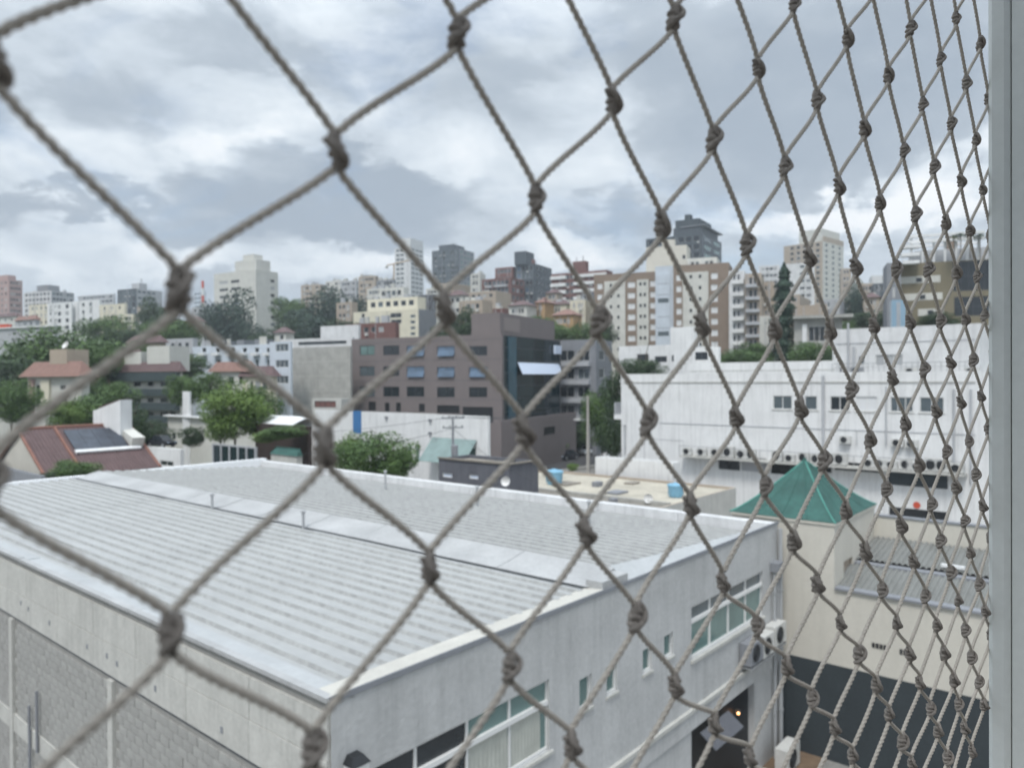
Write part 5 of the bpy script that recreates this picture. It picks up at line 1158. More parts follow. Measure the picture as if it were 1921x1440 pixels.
#@@PART5
# ------------------------------------------------------------------ left hand houses
def hip(b, m, h, e=.5, z=None, rx=.5):
    H = b.H if z is None else z; W_, L_ = b.WR, b.WL; r = min(W_, L_)*.5; q = MB()
    if W_ < L_: top = [(r, r), (W_-r+.02, r), (W_-r+.02, L_-r), (r, L_-r)]
    else: top = [(r, r), (W_-r, r), (W_-r, L_-r+.02), (r, L_-r+.02)]
    q.prism([(-e, -e, H+.01), (W_+e, -e, H+.01), (W_+e, L_+e, H+.01), (-e, L_+e, H+.01)], [(x, y, H+h) for x, y in top]); return q.build('tiled_roof', M[m], b.root)
SB = Bld('banded_flats', 'flats with dark green balcony bands between cream strips among the left trees', 'building', 338, 118, 206, 343, 693, zb=0, vpl=-2200, wall='cream2', parapet=.4, roof='tile')
for k_, y in enumerate((699, 729, 755, 778)):
    r = SB.rect('L', 207, 337, y, y+13 if k_ else y+16); MB().box(-.9, -.003, .05, SB.WL-.05, r[2], r[3]).build('balcony_band', M['greenb'], SB.root)
    for x0 in (224, 250, 276, 300, 318): SB.px('L', x0, x0+9+(x0 % 7), y+16, y+26, pane='dark', frame='frame')
SB.finish(); hip(SB, 'tile', 1.6, z=SB.H-.3)
for (u0, v0, w, h) in ((.2, .15, 5, 3.2), (.2, .55, 4, 2.4)): SB.box_on('roof_block', u0*SB.WR, u0*SB.WR+4, v0*SB.WL, v0*SB.WL+w, h+.8, 'cream2')
OB = Bld('orange_roof_house', 'pale beige house with faded orange hip roof and square chimney block', 'house', 152, 96, 52, 168, 706, zb=0, vpl=-1800, wall='cream2', parapet=.1, roof='concl')
r = OB.rect('L', 57, 66, 712, 772); MB().box(-.25, -.003, *r[:2], .3, OB.H-.3).build('pink_pier', M['pink'], OB.root); r = OB.rect('L', 80, 96, 712, 772); MB().box(-.3, -.003, *r[:2], .3, OB.H-.4).build('orange_pier', M['cream'], OB.root)
OB.px('L', 68, 78, 722, 766, pane='dark', frame='dframe', mull=1); OB.px('L', 112, 124, 722, 732, pane='dark', mull=1); OB.px('L', 112, 124, 745, 756, pane='dark', mull=1); OB.finish(); hip(OB, 'tileo', 2.0, e=.8)
OB.box_on('chimney_block', OB.WR*.3, OB.WR*.3+3, OB.WL*.30, OB.WL*.62, 3.4, 'tan', z=OB.H+.2); 
t = thing('satellite_dish', 'white dish on top of the square chimney block of the orange roofed house', 'dish', tuple(Vector((OB.root.location.x, OB.root.location.y, 0)) + OB.eu*(OB.WR*.3+1.2) + OB.ev*(OB.WL*.46) + Vector((0, 0, OB.ztop+3.65))))
q = MB(); q.lathe([(0.001, 0), (.25, .04), (.45, .16), (.55, .30)], 14); o = q.build('dish', M['frame'], t, True); o.rotation_euler = (R(60), 0, R(-30)); o.location = (0, 0, .45); MB().tube([(0, 0, 0), (0, 0, .5)], .04, 6).build('mast', M['steel'], t)
for (xc, Y, xl, xr, yt, w, roof, lab, cols) in ((300, 150, 243, 312, 640, 'tan', 'tile', 'brownish house with white flat roof slab behind the diagonal net cord on the left', 3), (362, 165, 300, 372, 634, 'lgrey', 'concl', 'long low house with pale roof edge left of the blue white terraces', 4),
      (262, 128, 236, 268, 668, 'cream2', 'tile', 'small cream house top behind the banded flats', 1), (300, 126, 262, 306, 676, 'cream2', 'concl', 'little pale wall block in the trees above the banded flats', 2), (355, 96, 342, 358, 734, 'white', 'white', 'narrow white house strip between the banded flats and bright tree', 1),
      (470, 110, 398, 480, 694, 'cream2', 'tileo', 'cream house with small orange tiled gable left of the narrow white flats', 3), (512, 108, 455, 520, 703, 'cream', 'tile', 'cream house front peeping behind the bright green tree', 3)):
    b = far('small_house', lab, 'house', xc, Y, xl, xr, yt, w, roof=roof, vpl=-1800, L=dict(n=cols, w=1.2, h=1.2, dz=2.8), join=False)
    if roof.startswith('tile'): hip(b, roof, 1.5, z=b.H-.2)
def blues(b):
    for i, x in enumerate((379, 405, 432, 455, 478, 500)):
        b.px('L', x, x+8, 652, 661, pane='dark', frame='frame'); b.px('L', x+1, x+7+(i % 2)*3, 674, 690, pane='grey', frame='frame')
        r = b.rect('L', x-2, x+10, 662, 667); MB().box(-.9, -.003, *r[:2], r[2], r[3]).build('white_planter', M['white'], b.root)
b = far('terrace_flats', 'pale blue white terraced flats with a row of small white planters', 'building', 512, 140, 361, 516, 645, 'bwhite', vpl=-1800, join=False, extra=blues); roof_clutter(b, 5, 3)
for x0, x1 in ((395, 412), (436, 450), (470, 486)): r = b.rect('L', x0, x1, 636, 646); b.box_on('dark_dormer', 1, 4, r[0], r[1], 1.3, 'mgrey')
WL_ = Bld('cream_low_house', 'low cream house with white flat roof behind the bright green tree', 'house', 481, 86, 314, 486, 796, zb=0, vpl=-700, wall='cream2', parapet=.1, roof='white', ztop=8.1); WL_.px('L', 322, 330, 812, 824, pane='dark'); WL_.finish(); MB().box(-.5, WL_.WR, -.3, WL_.WL+.3, WL_.H+.004, WL_.H+.18).build('roof_slab', M['white'], WL_.root)
FG = Bld('flat_roof_house', 'low house with pale grey corrugated flat roof at the left border behind the tiled house', 'house', 138, 88, -60, 146, 779, zb=0, vpl=-1500, wall='concl', parapet=.05, roof='metald'); FG.finish()
PK = Bld('parking_deck', 'small white walled parking deck with a dark window beside the tiled house', 'building', 338, 72, 262, 344, 843, zb=0, vpl=-900, wall='white', parapet=.1, roof='pave'); PK.px('L', 300, 325, 864, 874, pane='dark', frame='frame', mull=2); PK.finish()
GS = thing('glass_screen', 'dark glazed screen with white posts between parking deck and canopy building', 'screen', tuple(at(480, 838, 68).xy) + (0.0,), math.atan2(PK.eu.y, PK.eu.x))
gl = (at(480, 838, 68) - at(340, 846, 68)).length*1.02; gz1 = at(480, 838, 68).z; gz0 = gz1-2.2
MB().box(-.05, 0.05, 0, gl, gz1-.15, gz1).build('top_rail', M['lgrey'], GS)
for i in range(5): MB().box(.0, .03, gl*i/5+.1, gl*(i+1)/5-.1, gz0-3, gz1-.16).build('pane', G['teal'], GS)
for i in range(6): MB().box(-.10, .10, gl*i/5-.09, gl*i/5+.09, 0, gz1-.004).build('post', M['lgrey'], GS)
# tiled house
def tiled_house():
    E = at(85, 897, 55); ev = Vector((-math.sin(PHI), math.cos(PHI), 0)); eu = Vector((math.cos(PHI), math.sin(PHI), 0))
    t = thing('tiled_house', 'house with faded brown red tiled roof, beige gable and dark solar panels', 'house', (E.x, E.y, 0), math.atan2(eu.y, eu.x))
    ze = E.z; zr_ = 9.05; w = 6.0; L_ = 8.4
    q = MB(); q.poly([(.2, .15, 0), (.2, 2*w-.15, 0), (.2, 2*w-.15, ze-.1), (.2, w, zr_-.15), (.2, .15, ze-.1)]); q.poly([(L_-.2, .15, 0), (L_-.2, 2*w-.15, 0), (L_-.2, 2*w-.15, ze-.1), (L_-.2, w, zr_-.15), (L_-.2, .15, ze-.1)])
    q.quad((.2, .15, 0), (L_-.2, .15, 0), (L_-.2, .15, ze-.1), (.2, .15, ze-.1)); q.build('wall', M['beige'], t)
    n = 22; s = MB()
    for side in (0, 1):
        for i in range(n):
            a0, a1 = i/n, (i+1)/n; y0, y1 = (w*a0, w*a1) if not side else (2*w-w*a0, 2*w-w*a1); z0, z1 = ze+(zr_-ze)*a0, ze+(zr_-ze)*a1
            s.quad((0, y0, z0+.06), (L_, y0, z0+.06), (L_, y1, z1+.0), (0, y1, z1)); s.quad((0, y0, z0+.06), (L_, y0, z0+.06), (L_, y0, z0-.0), (0, y0, z0))
        k = 30
        for j in range(k):
            x = L_*(j+.5)/k; yy = 0 if not side else 2*w
            s.tube([(x, yy, ze+.04), (x, w, zr_+.01)], .075, 5)
    o = s.build('roof_tiles', M['tile'], t); o['kind'] = 'stuff'
    for x in (0.0, 2.6, L_):
        for yy in (0, 2*w):
            if x == 2.6 and yy: continue
            MB().tube([(x, yy, ze+.08), (x, w, zr_+.08)], .13, 6).build('verge_tiles', M['tiler'], t)
    MB().tube([(0, w, zr_+.08), (L_, w, zr_+.08)], .14, 6).build('ridge_tiles', M['tiler'], t)
    sl = math.atan2(zr_-ze, w); 
    for i in range(4):
        q = MB(); x0 = 3.0+i*1.02; a0, a1 = .46, .90; P = lambda x, a, o_: (x, w*a - o_*math.sin(sl), ze+(zr_-ze)*a + o_*math.cos(sl))
        q.prism([P(x0, a0, .14), P(x0+1, a0, .14), P(x0+1, a1, .14), P(x0, a1, .14)], [P(x0, a0, .22), P(x0+1, a0, .22), P(x0+1, a1, .22), P(x0, a1, .22)]); q.build('solar_panel', M['solar'], t)
    q = MB(); q.prism([P(2.9, .40, .12), P(7.9, .40, .12), P(7.9, .45, .12), P(2.9, .45, .12)], [P(2.9, .40, .28), P(7.9, .40, .28), P(7.9, .45, .28), P(2.9, .45, .28)]); q.build('white_gutter', M['white'], t)
    q = MB(); q.prism([P(7.2, .46, .1), P(8.2, .46, .1), P(8.2, .9, .1), P(7.2, .9, .1)], [P(7.2, .46, 1.0), P(8.2, .46, 1.0), P(8.2, .9, .3), P(7.2, .9, .3)]); q.build('white_dormer', M['cream2'], t)
    return t
tiled_house()
t = thing('white_chimney_tower', 'white wedge topped chimney tower behind the tiled roof', 'tower', tuple(at(226, 800, 63).xy) + (0.0,), phi_of(-3000))
za, zb_, zc = at(226, 750, 63).z, at(185, 768, 63).z, 5.0
q = MB(); q.prism([(0, 0, zc), (1.2, 0, zc), (1.2, 3.0, zc), (0, 3.0, zc)], [(0, 0, za), (1.2, 0, za), (1.2, 3.0, zb_-.15), (0, 3.0, zb_-.15)]); q.build('wall', M['white'], t)
MB().box(0.02, 1.18, 2.1, 3.05, zc, zb_-.1).build('side_block', M['white'], t); q = MB(); q.prism([(-.02, 0.2, za-.06), (1.22, .2, za-.06), (1.22, 2.4, zb_+.12), (-.02, 2.4, zb_+.12)], [(-.02, 0.2, za+.03), (1.22, .2, za+.03), (1.22, 2.4, zb_+.2), (-.02, 2.4, zb_+.2)]); q.build('tiled_top', M['tile'], t)
GW = Bld('garden_wall', 'dark stained garden wall at the left border in front of the beige gable', 'wall', 76, 50, -50, 80, 893, zb=0, vpl=-689, wr=.3, wall='mgrey', parapet=0, ztop=at(30, 893, 50).z); GW.finish()

# ------------------------------------------------------------------ trees
def leaf_proto(seed, n=5200, lobes=11, leaf=.055, squash=.8, airy=.0):
    r = np.random.default_rng(seed); V = []
    cs = r.normal(size=(lobes, 3)); cs /= np.linalg.norm(cs, axis=1)[:, None]; cs *= r.uniform(.40, .86, (lobes, 1)); cs[:, 2] *= squash; cs[0] = (0, 0, .1)
    rad = r.uniform(.20, .40, lobes); rad[0] = .50
    cs = np.concatenate([cs, np.array([[.35,.2,-.45],[-.4,.1,-.4],[.1,-.45,-.4],[0,0,-.55]])]); rad = np.concatenate([rad, [.42,.42,.42,.40]]); lobes += 4
    idx = r.choice(lobes, n, p=rad**2/np.sum(rad**2)); d = r.normal(size=(n, 3)); d /= np.linalg.norm(d, axis=1)[:, None]
    sh = r.uniform(.55+airy*-.2, 1.06, (n, 1))**.6; P = cs[idx] + d*rad[idx][:, None]*sh*np.array([1, 1, .82])
    P += r.normal(size=(n, 3))*.025
    nrm = d*.8 + r.normal(size=(n, 3))*.55 + np.array([0, 0, .35]); nrm /= np.linalg.norm(nrm, axis=1)[:, None]
    a = np.cross(nrm, r.normal(size=(n, 3))); a /= np.linalg.norm(a, axis=1)[:, None]; b = np.cross(nrm, a)
    s = leaf*r.uniform(.55, 1.25, (n, 1)); a *= s; b *= s*.62
    v = np.stack([P-a, P-b*.9+nrm*s*.15, P+a, P+b*.9+nrm*s*.15], 1).reshape(-1, 3)
    me = bpy.data.meshes.new('crown'); me.vertices.add(n*4); me.vertices.foreach_set('co', v.ravel().astype(np.float32))
    me.loops.add(n*4); me.loops.foreach_set('vertex_index', np.arange(n*4, dtype=np.int32)); me.polygons.add(n)
    me.polygons.foreach_set('loop_start', np.arange(0, n*4, 4, dtype=np.int32)); me.polygons.foreach_set('loop_total', np.full(n, 4, np.int32)); me.update(); me.validate(); return me
def trunk_mesh(seed, h=1.0):
    r = random.Random(seed); b = MB(); pts = [(0, 0, 0), (.03, .01, .35), (.0, .03, .7), (.04, 0, 1.0)]; b.tube(pts, [.060, .045, .034, .02], 8)
    for i in range(7):
        a = r.uniform(0, 6.28); z = r.uniform(.45, .9); l = r.uniform(.25, .5); x, y = math.cos(a), math.sin(a)
        b.tube([(.02, .02, z), (x*l*.5, y*l*.5, z+l*.45), (x*l, y*l, z+l*.75)], [.024, .016, .006], 6)
    return b.mesh('trunk', M['bark'], True)
LEAF = {'dark': leafmat('leaf_dark', (.020, .042, .020), (.066, .108, .045)), 'mid': leafmat('leaf_mid', (.036, .074, .024), (.120, .200, .058)), 'bright': leafmat('leaf_bright', (.060, .112, .024), (.185, .280, .070)), 'blue': leafmat('leaf_blue_green', (.016, .036, .028), (.052, .092, .060))}
PROTO = {k: [] for k in LEAF}
for i, (k, lv) in enumerate((('dark', 1), ('dark', 1), ('mid', 1), ('mid', 1), ('bright', 1), ('blue', 1))):
    me = leaf_proto(40+i, 11000 if k in ('mid', 'bright') else 8000, 19+2*i, .036 if k in ('mid', 'bright') else .042, .8); me.materials.append(LEAF[k]); PROTO[k].append(me)
TR = [trunk_mesh(i) for i in range(3)]
def tree(px, yt, yb, wpx, Y, kind, label, name='tree', group=None, zbase=None, dep=1.0):
    p = at(px, (yt+yb)/2, Y); gz = ground(p.x, p.y) if zbase is None else zbase
    rx = wpx/2*Y/F*1.28; rz = (yb-yt)/2*Y/F*1.55; t = thing(name, label, 'tree' if name == 'tree' else 'bush', (p.x, p.y, gz), 0, group)
    c = link('crown', random.choice(PROTO[kind]), t, (0, 0, p.z-gz-rz*.12)); c.scale = (rx, rx*dep, rz); c.rotation_euler = (0, 0, random.uniform(0, 6.28))
    if name == 'tree' :
        h = max(1.5, p.z-gz); k = link('trunk', random.choice(TR), t, (0, 0, -.2)); k.scale = (max(1.6, rx*.5), max(1.6, rx*.5), h+.3); k.rotation_euler = (0, 0, random.uniform(0, 6.28))
    return t
T = [
 (110, 614, 725, 190, 125, 'mid', 'broad round crown tree, biggest of the left tree mass'), (28, 655, 740, 130, 118, 'dark', 'dark crown at the left border below the grey warehouse'), (175, 640, 720, 90, 122, 'mid', 'right shoulder crown of the left tree mass'),
 (70, 690, 760, 90, 108, 'dark', 'dark tree behind the orange roofed house'), (22, 712, 776, 80, 92, 'mid', 'tree left of the orange roofed house at the border'), (205, 591, 650, 92, 200, 'mid', 'round tree in front of the cream row houses'), (240, 610, 660, 70, 195, 'dark', 'dark low tree right of the round tree by the cream row houses'), 
 (290, 560, 615, 60, 260, 'dark', 'trees before the glass office on the left skyline'), (325, 585, 640, 90, 230, 'dark', 'dark tree crown just left of the big near knot'), (345, 600, 645, 80, 190, 'mid', 'low tree under the near left knot'), (262, 640, 690, 80, 140, 'mid', 'tree between the left tree mass and the little cream house'), (320, 655, 705, 100, 132, 'mid', 'tree clump above the banded flats'), (355, 672, 700, 60, 128, 'dark', 'small tree left of the pale blue terraces'),
 (425, 543, 650, 95, 270, 'blue', 'big dark tree in front of the cream tower'), (395, 580, 655, 70, 265, 'blue', 'left half of the dark tree group before the cream tower'), (470, 600, 660, 60, 262, 'blue', 'dark tree low at the foot of the cream tower'),
 (590, 556, 640, 110, 262, 'blue', 'tree mound crown right of the cream tower'), (645, 540, 610, 90, 280, 'blue', 'dark domed tree on the ridge'), (545, 590, 650, 80, 255, 'dark', 'low tree beside the cream tower base'), (600, 600, 660, 140, 240, 'blue', 'wide dark tree below the mound behind the white flats'), (540, 555, 600, 60, 280, 'mid', 'small tree on the left slope of the mound'), (655, 595, 640, 80, 235, 'dark', 'dark tree left of the cream villa block'), (500, 620, 660, 60, 230, 'dark', 'dark shrub tree behind the pale blue terraces'),
 (868, 578, 625, 60, 160, 'dark', 'dark tree left of the plant room of the office'), (1075, 606, 650, 110, 165, 'mid', 'green tree above the grey flats'), (1020, 590, 640, 60, 170, 'mid', 'tree top behind the office plant room'), (1130, 600, 640, 50, 175, 'dark', 'tree at the foot of the brown apartment slab'),
 (165, 738, 800, 120, 92, 'mid', 'leafy tree behind the white wedge chimney tower'), (215, 715, 760, 90, 100, 'mid', 'tree left of the banded flats'), (246, 755, 822, 62, 76, 'dark', 'dense dark green tree right of the white wedge tower'), (130, 752, 790, 60, 88, 'bright', 'light green bush tree below the orange roofed house'),
 (440, 716, 800, 110, 76, 'bright', 'bright green feathery tree in front of the cream low house'), (395, 698, 740, 70, 100, 'mid', 'green tree top left of the bright feathery tree'), (490, 722, 800, 80, 80, 'mid', 'green tree right of the bright feathery tree'), (415, 760, 815, 60, 75, 'bright', 'lower spreading part tree of the bright green pair'),
 (700, 810, 885, 130, 58, 'mid', 'round green tree just beyond the zinc roof'), (745, 840, 890, 60, 57, 'mid', 'smaller leafy tree joined to the right of the round green tree'), (655, 812, 880, 60, 60, 'bright', 'light green tree at the left side of the round green tree'),
 (1205, 668, 706, 90, 90, 'dark', 'dark green tree top over the white building roof edge'), (1165, 690, 770, 70, 92, 'dark', 'dark tree beside the left edge of the white building'), (1130, 725, 815, 70, 108, 'mid', 'light street tree by the tall concrete pole'), (1150, 770, 840, 50, 100, 'dark', 'shaded tree at the foot of the white building corner'), (1075, 790, 830, 60, 125, 'dark', 'dark tree shading the parked cars'),
 (1385, 654, 690, 90, 120, 'mid', 'rounded tree behind the white setback storey'), (1345, 662, 690, 60, 118, 'mid', 'small tree left of the rounded tree behind the setback storey'), (1520, 640, 690, 110, 105, 'mid', 'leafy tree between conifer and concrete modern house'), (1550, 665, 715, 50, 100, 'dark', 'dark tree against the tall blank white block'),
 (1605, 530, 600, 44, 220, 'blue', 'dark tree between the far tan blocks on the right'), (1625, 580, 610, 60, 180, 'dark', 'low far tree line above the modern house'), (1680, 580, 612, 60, 125, 'dark', 'dark trees by the light blue building'), (1760, 585, 610, 70, 108, 'dark', 'low trees at the base of the olive brown terraces'),
 (1420, 640, 680, 60, 125, 'mid', 'tree at the foot of the dark balcony tower'),
]
# filler houses packed between the towers and trees
for (xc, Y, xl, xr, yt, w, roof, lab, cols) in ((30, 300, -20, 40, 592, 'cream2', 'tile', 'low pale house under the pinkish block at the left border', 4), (66, 260, 30, 76, 598, 'lgrey', 'tileo', 'small grey walled house above the warehouse roof', 3), (282, 300, 262, 294, 586, 'white2', 'tile', 'tiny white house below the glass office', 2),
    (318, 290, 296, 326, 582, 'cream', 'tileo', 'small cream house left of the big near knot', 2), (392, 300, 360, 402, 574, 'lgrey', 'concl', 'grey low flats between the mast and the cream tower', 3), (372, 230, 350, 384, 602, 'cream2', 'tile', 'cream house patch under the near knot and mast', 2), (530, 330, 512, 548, 600, 'white2', 'concl', 'white house top just right of the cream tower', 2),
    (536, 205, 516, 552, 622, 'cream2', 'tile', 'small pale house at the foot of the tree mound', 2), (660, 250, 632, 672, 566, 'tan', 'concl', 'tan flats behind the dark domed tree', 3), (822, 300, 800, 834, 540, 'cream2', 'concl', 'pale flats between villa block and dark slate tower', 3), (900, 330, 884, 912, 512, 'cream2', 'concl', 'narrow pale flats touching the banded brick block', 2),
    (868, 210, 840, 880, 552, 'cream2', 'tile', 'cream house under the near centre left knot', 2), (945, 190, 925, 955, 578, 'brick', 'concl', 'small brick block behind the office plant room', 2), (1045, 250, 1025, 1056, 548, 'tan', 'tile', 'tan house beneath the banded block', 2), (1110, 240, 1092, 1122, 548, 'mgrey', 'concl', 'grey house strip at the left end of the apartment slab', 2),
    (1445, 210, 1404, 1452, 545, 'brown', 'concl', 'brown flats behind the dark balcony tower', 3), (1500, 230, 1482, 1520, 552, 'tan', 'concl', 'tan flats right of the conifer top', 2), (1612, 300, 1596, 1622, 520, 'cream2', 'concl', 'pale narrow flats right of the beige tower', 2), (1650, 200, 1620, 1660, 556, 'tan', 'tile', 'brownish house below the dark glazed mid block', 3), (1575, 210, 1540, 1590, 560, 'lgrey', 'concl', 'grey house row at the foot of the beige tower', 4)):
    b = far('hill_house', lab, 'house', xc, Y, xl, xr, yt, w, roof=roof, vpl=-1500, L=dict(n=cols, w=1.3, h=1.2, dz=2.9, skip=.1)); roof_clutter(b, 2, xc)
    if roof.startswith('tile'): hip(b, roof, 1.6, z=b.H-.2)
T += [(300, 600, 650, 60, 210, 'mid', 'tree crown below the tiny white house left of the near knot'), (520, 640, 690, 60, 200, 'dark', 'dark tree tops above the white flats roof'), (700, 600, 640, 70, 225, 'dark', 'dark tree between brick walls and villa block'), (640, 640, 670, 60, 150, 'mid', 'low tree behind the white tank room'), (150, 700, 760, 70, 106, 'mid', 'tree between the orange roofed house and the banded flats'), (60, 640, 700, 90, 140, 'mid', 'upper crown on the left slope of the tree mass'),
      (1000, 610, 640, 40, 180, 'mid', 'little tree beside the ochre house'), (1590, 600, 650, 50, 150, 'mid', 'tree left of the concrete modern house roof'), (835, 600, 640, 50, 170, 'dark', 'dark tree half behind the near centre knot'), (345, 700, 750, 60, 104, 'mid', 'tree at the right end of the banded flats'), (290, 790, 830, 60, 90, 'dark', 'dark tree behind the parking deck')]
for a in T: tree(*a)
B_ = [(130, 862, 898, 84, 52, 'mid', 'dark green bush in front of the tiled roof'), (105, 880, 903, 50, 51, 'dark', 'low bush at the left foot of the tiled roof'), (1030, 816, 845, 56, 118, 'mid', 'rounded bush by the office podium'), (965, 822, 850, 60, 112, 'mid', 'low hedge right of the long white building'), (1074, 868, 880, 20, 72, 'bright', 'small light green shrub on the kerb'),
      (530, 796, 818, 80, 69, 'mid', 'climbing foliage along the dark timber wall'), (500, 808, 826, 50, 69, 'bright', 'light green planting on the left end of the timber wall'), (360, 795, 830, 40, 78, 'dark', 'grey green shrub beside the cream low house'), (1440, 570, 600, 40, 150, 'dark', 'small shrub under the conifer top')]
for a in B_[:-1]: tree(*a, name='bush')
# conifer
def conifer():
    p = at(1471, 600, 124); gz = ground(p.x, p.y); zt = at(1465, 493, 124).z; r = np.random.default_rng(9); n = 16000; h = zt-gz
    hz_ = at(1471, 690, 124).z; q = r.uniform(0, 1, n)**.8; z = hz_+(zt-hz_)*q; k_ = 24; lay = np.floor(q*k_); jag = .72+.28*np.sin(lay*2.4)+.25*(1-(q*k_-lay))
    rad = (1-q)**.55*2.9*jag*np.where(q < .25, .55+q*1.8, 1); rad *= r.uniform(.25, 1.1, n)**.5; th = r.uniform(0, 6.28, n); lop = 1+.25*np.sin(3*th+q*9)
    P = np.stack([rad*lop*np.cos(th), rad*lop*np.sin(th), z-gz - rad*.25], 1); nrm = np.stack([np.cos(th), np.sin(th), np.full(n, .6)], 1)+r.normal(size=(n, 3))*.5; nrm /= np.linalg.norm(nrm, axis=1)[:, None]
    a = np.cross(nrm, r.normal(size=(n, 3))); a /= np.linalg.norm(a, axis=1)[:, None]; b = np.cross(nrm, a); s = r.uniform(.10, .26, (n, 1)); a *= s; b *= s*.5
    v = np.stack([P-a, P-b, P+a, P+b], 1).reshape(-1, 3); me = bpy.data.meshes.new('crown'); me.from_pydata(v.tolist(), [], np.arange(n*4).reshape(-1, 4).tolist()); me.materials.append(LEAF['blue'])
    t = thing('conifer', 'tall narrow dark conifer standing out against the pale towers', 'tree', (p.x, p.y, gz)); link('crown', me, t); MB().tube([(0, 0, -.2), (0, 0, h*.5), (0, 0, h*.97)], [.35, .22, .04], 8).build('trunk', M['bark'], t)
conifer()
def palms():
    me = MB(); r = random.Random(4)
    for i in range(16):
        a = i*6.28/16+r.uniform(-.2, .2); l = r.uniform(.9, 1.3); x, y = math.cos(a), math.sin(a); up_ = r.uniform(.3, .8); pts = [Vector((x*l*t, y*l*t, up_*t*1.4-1.1*t*t)) for t in (0, .25, .5, .75, 1)]
        for j in range(4):
            w = .16*(1-.2*j); n_ = Vector((-y, x, 0))*w; me.quad(pts[j]-n_, pts[j+1]-n_*.8, pts[j+1]+n_*.8, pts[j]+n_)
    fr = me.mesh('fronds', LEAF['dark']); tm = MB().tube([(0, 0, -1.9), (0.03, 0, 0)], [.09, .07], 6).mesh('stem', M['bark'])
    for i, (px, py, lab) in enumerate(((1802, 441, 'left palm on the roof of the olive brown building'), (1820, 440, 'middle palm on the roof of the olive brown building'), (1838, 442, 'right palm on the roof nearest the window frame'), (1790, 444, 'smallest palm at the left of the rooftop palms'))):
        p = at(px, py, 114); t = thing('palm', lab, 'palm', (p.x, p.y, tb.ztop)); h = p.z-tb.ztop
        c = link('fronds', fr, t, (0, 0, h)); c.scale = (1.0,)*3; c.rotation_euler = (0, 0, i); k = link('stem', tm, t, (0, 0, h)); k.scale = (1, 1, h/1.9)
palms()

# ------------------------------------------------------------------ street things
def car(label, loc, rz, paint, s=1.0, tall=0.0):
    t = thing('parked_car', label, 'car', loc, rz); W_ = .86
    prof = [(-2.1, .32), (-2.12, .70), (-2.0, .86), (-1.15, .93), (-.55, 1.38+tall), (.75, 1.42+tall), (1.45, .98+tall*.4), (2.05, .88+tall*.3), (2.12, .5), (2.1, .32)]
    b = MB(); nP = len(prof); ins = [0, 0, .02, .06, .20, .20, .08, .04, .0, 0]
    for sg in (-1, 1): b.poly([(x, sg*(W_-ins[i]), z) for i, (x, z) in enumerate(prof)])
    for i in range(nP-1): (x0, z0), (x1, z1) = prof[i], prof[i+1]; b.quad((x0, -(W_-ins[i]), z0), (x0, W_-ins[i], z0), (x1, W_-ins[i+1], z1), (x1, -(W_-ins[i+1]), z1))
    b.quad((-2.1, -W_, .32), (-2.1, W_, .32), (2.1, W_, .32), (2.1, -W_, .32)); b.build('body', M[paint], t)
    for sg in (-1, 1):
        q = MB(); q.poly([(-1.0, sg*(W_-.055), .97), (1.25, sg*(W_-.06), 1.0), (.70, sg*(W_-.175), 1.36+tall), (-.52, sg*(W_-.175), 1.33+tall)]); q.build('side_window', G['dark'], t)
        for x in (-1.32, 1.32):
            w = MB(); w.tube([(x, sg*.66, .33), (x, sg*.88, .33)], .33, 14); wo = w.build('wheel', M['tyre'], t); MB().tube([(x, sg*.87, .33), (x, sg*.895, .33)], .2, 10).build('rim', M['steel'], wo)
        MB().box(-2.13, -2.08, sg*.6-.15, sg*.6+.15, .66, .80).build('headlight', G['sheet'], t); MB().box(2.08, 2.14, sg*.62-.12, sg*.62+.12, .68, .84).build('tail_light', M['red'], t)
    for (i, j) in ((3, 4), (5, 6)):
        (x0, z0), (x1, z1) = prof[i], prof[j]; f = lambda a: (x0+(x1-x0)*a, z0+(z1-z0)*a+.012); (xa, za), (xb, zb_) = f(.12), f(.9)
        MB().quad((xa-.01, -.66, za), (xa-.01, .66, za), (xb-.01, .6, zb_), (xb-.01, -.6, zb_)) if False else None
        q = MB(); q.quad((xa, -.66, za), (xa, .66, za), (xb, .58, zb_), (xb, -.58, zb_)); q.build('windscreen', G['dark'], t)
    t.scale = (s, s, s); return t
def gpt(px, py, z=0.0): d = ray(px, py); k = (z-CZ)/d.z; return (d.x*k, d.y*k, z)
aL = math.atan2(math.cos(PHI), -math.sin(PHI)); aR = math.atan2(math.sin(PHI), math.cos(PHI))
for (px, py, rz, paint, lab, tl) in ((1064, 862, aR, 'cark', 'black car parked on the street below the office block', .15), (1104, 852, aR, 'carw', 'white car parked behind the black car', 0), (1140, 845, aR, 'cars', 'silver car farthest along the kerb by the white building', .1), (1022, 862, aL, 'carw', 'white car nearest the office podium', 0), (1150, 858, aR, 'carw', 'white car half hidden by the annex wall', 0), (1085, 848, aR, 'cars', 'grey car between the black and silver cars', 0)):
    car(lab, gpt(px, py, .012), rz, paint, 1.0, tl)
car('dark grey car parked on the small white deck', gpt(303, 838, PK.ztop-.09), aL+.25, 'cark', .72, .25)
def wires(a, b, sag, n=12): return [Vector(a).lerp(Vector(b), i/n) - Vector((0, 0, sag*4*(i/n)*(1-i/n))) for i in range(n+1)]
p = at(850, 860, 64); t = thing('utility_pole', 'grey utility pole with two crossarms and a transformer before the long white building', 'utility pole', (p.x, p.y, 0)); zt = at(850, 781, 64).z
MB().tube([(0, 0, 0), (0, 0, zt)], [.16, .09], 10).build('pole', M['mgrey'], t)
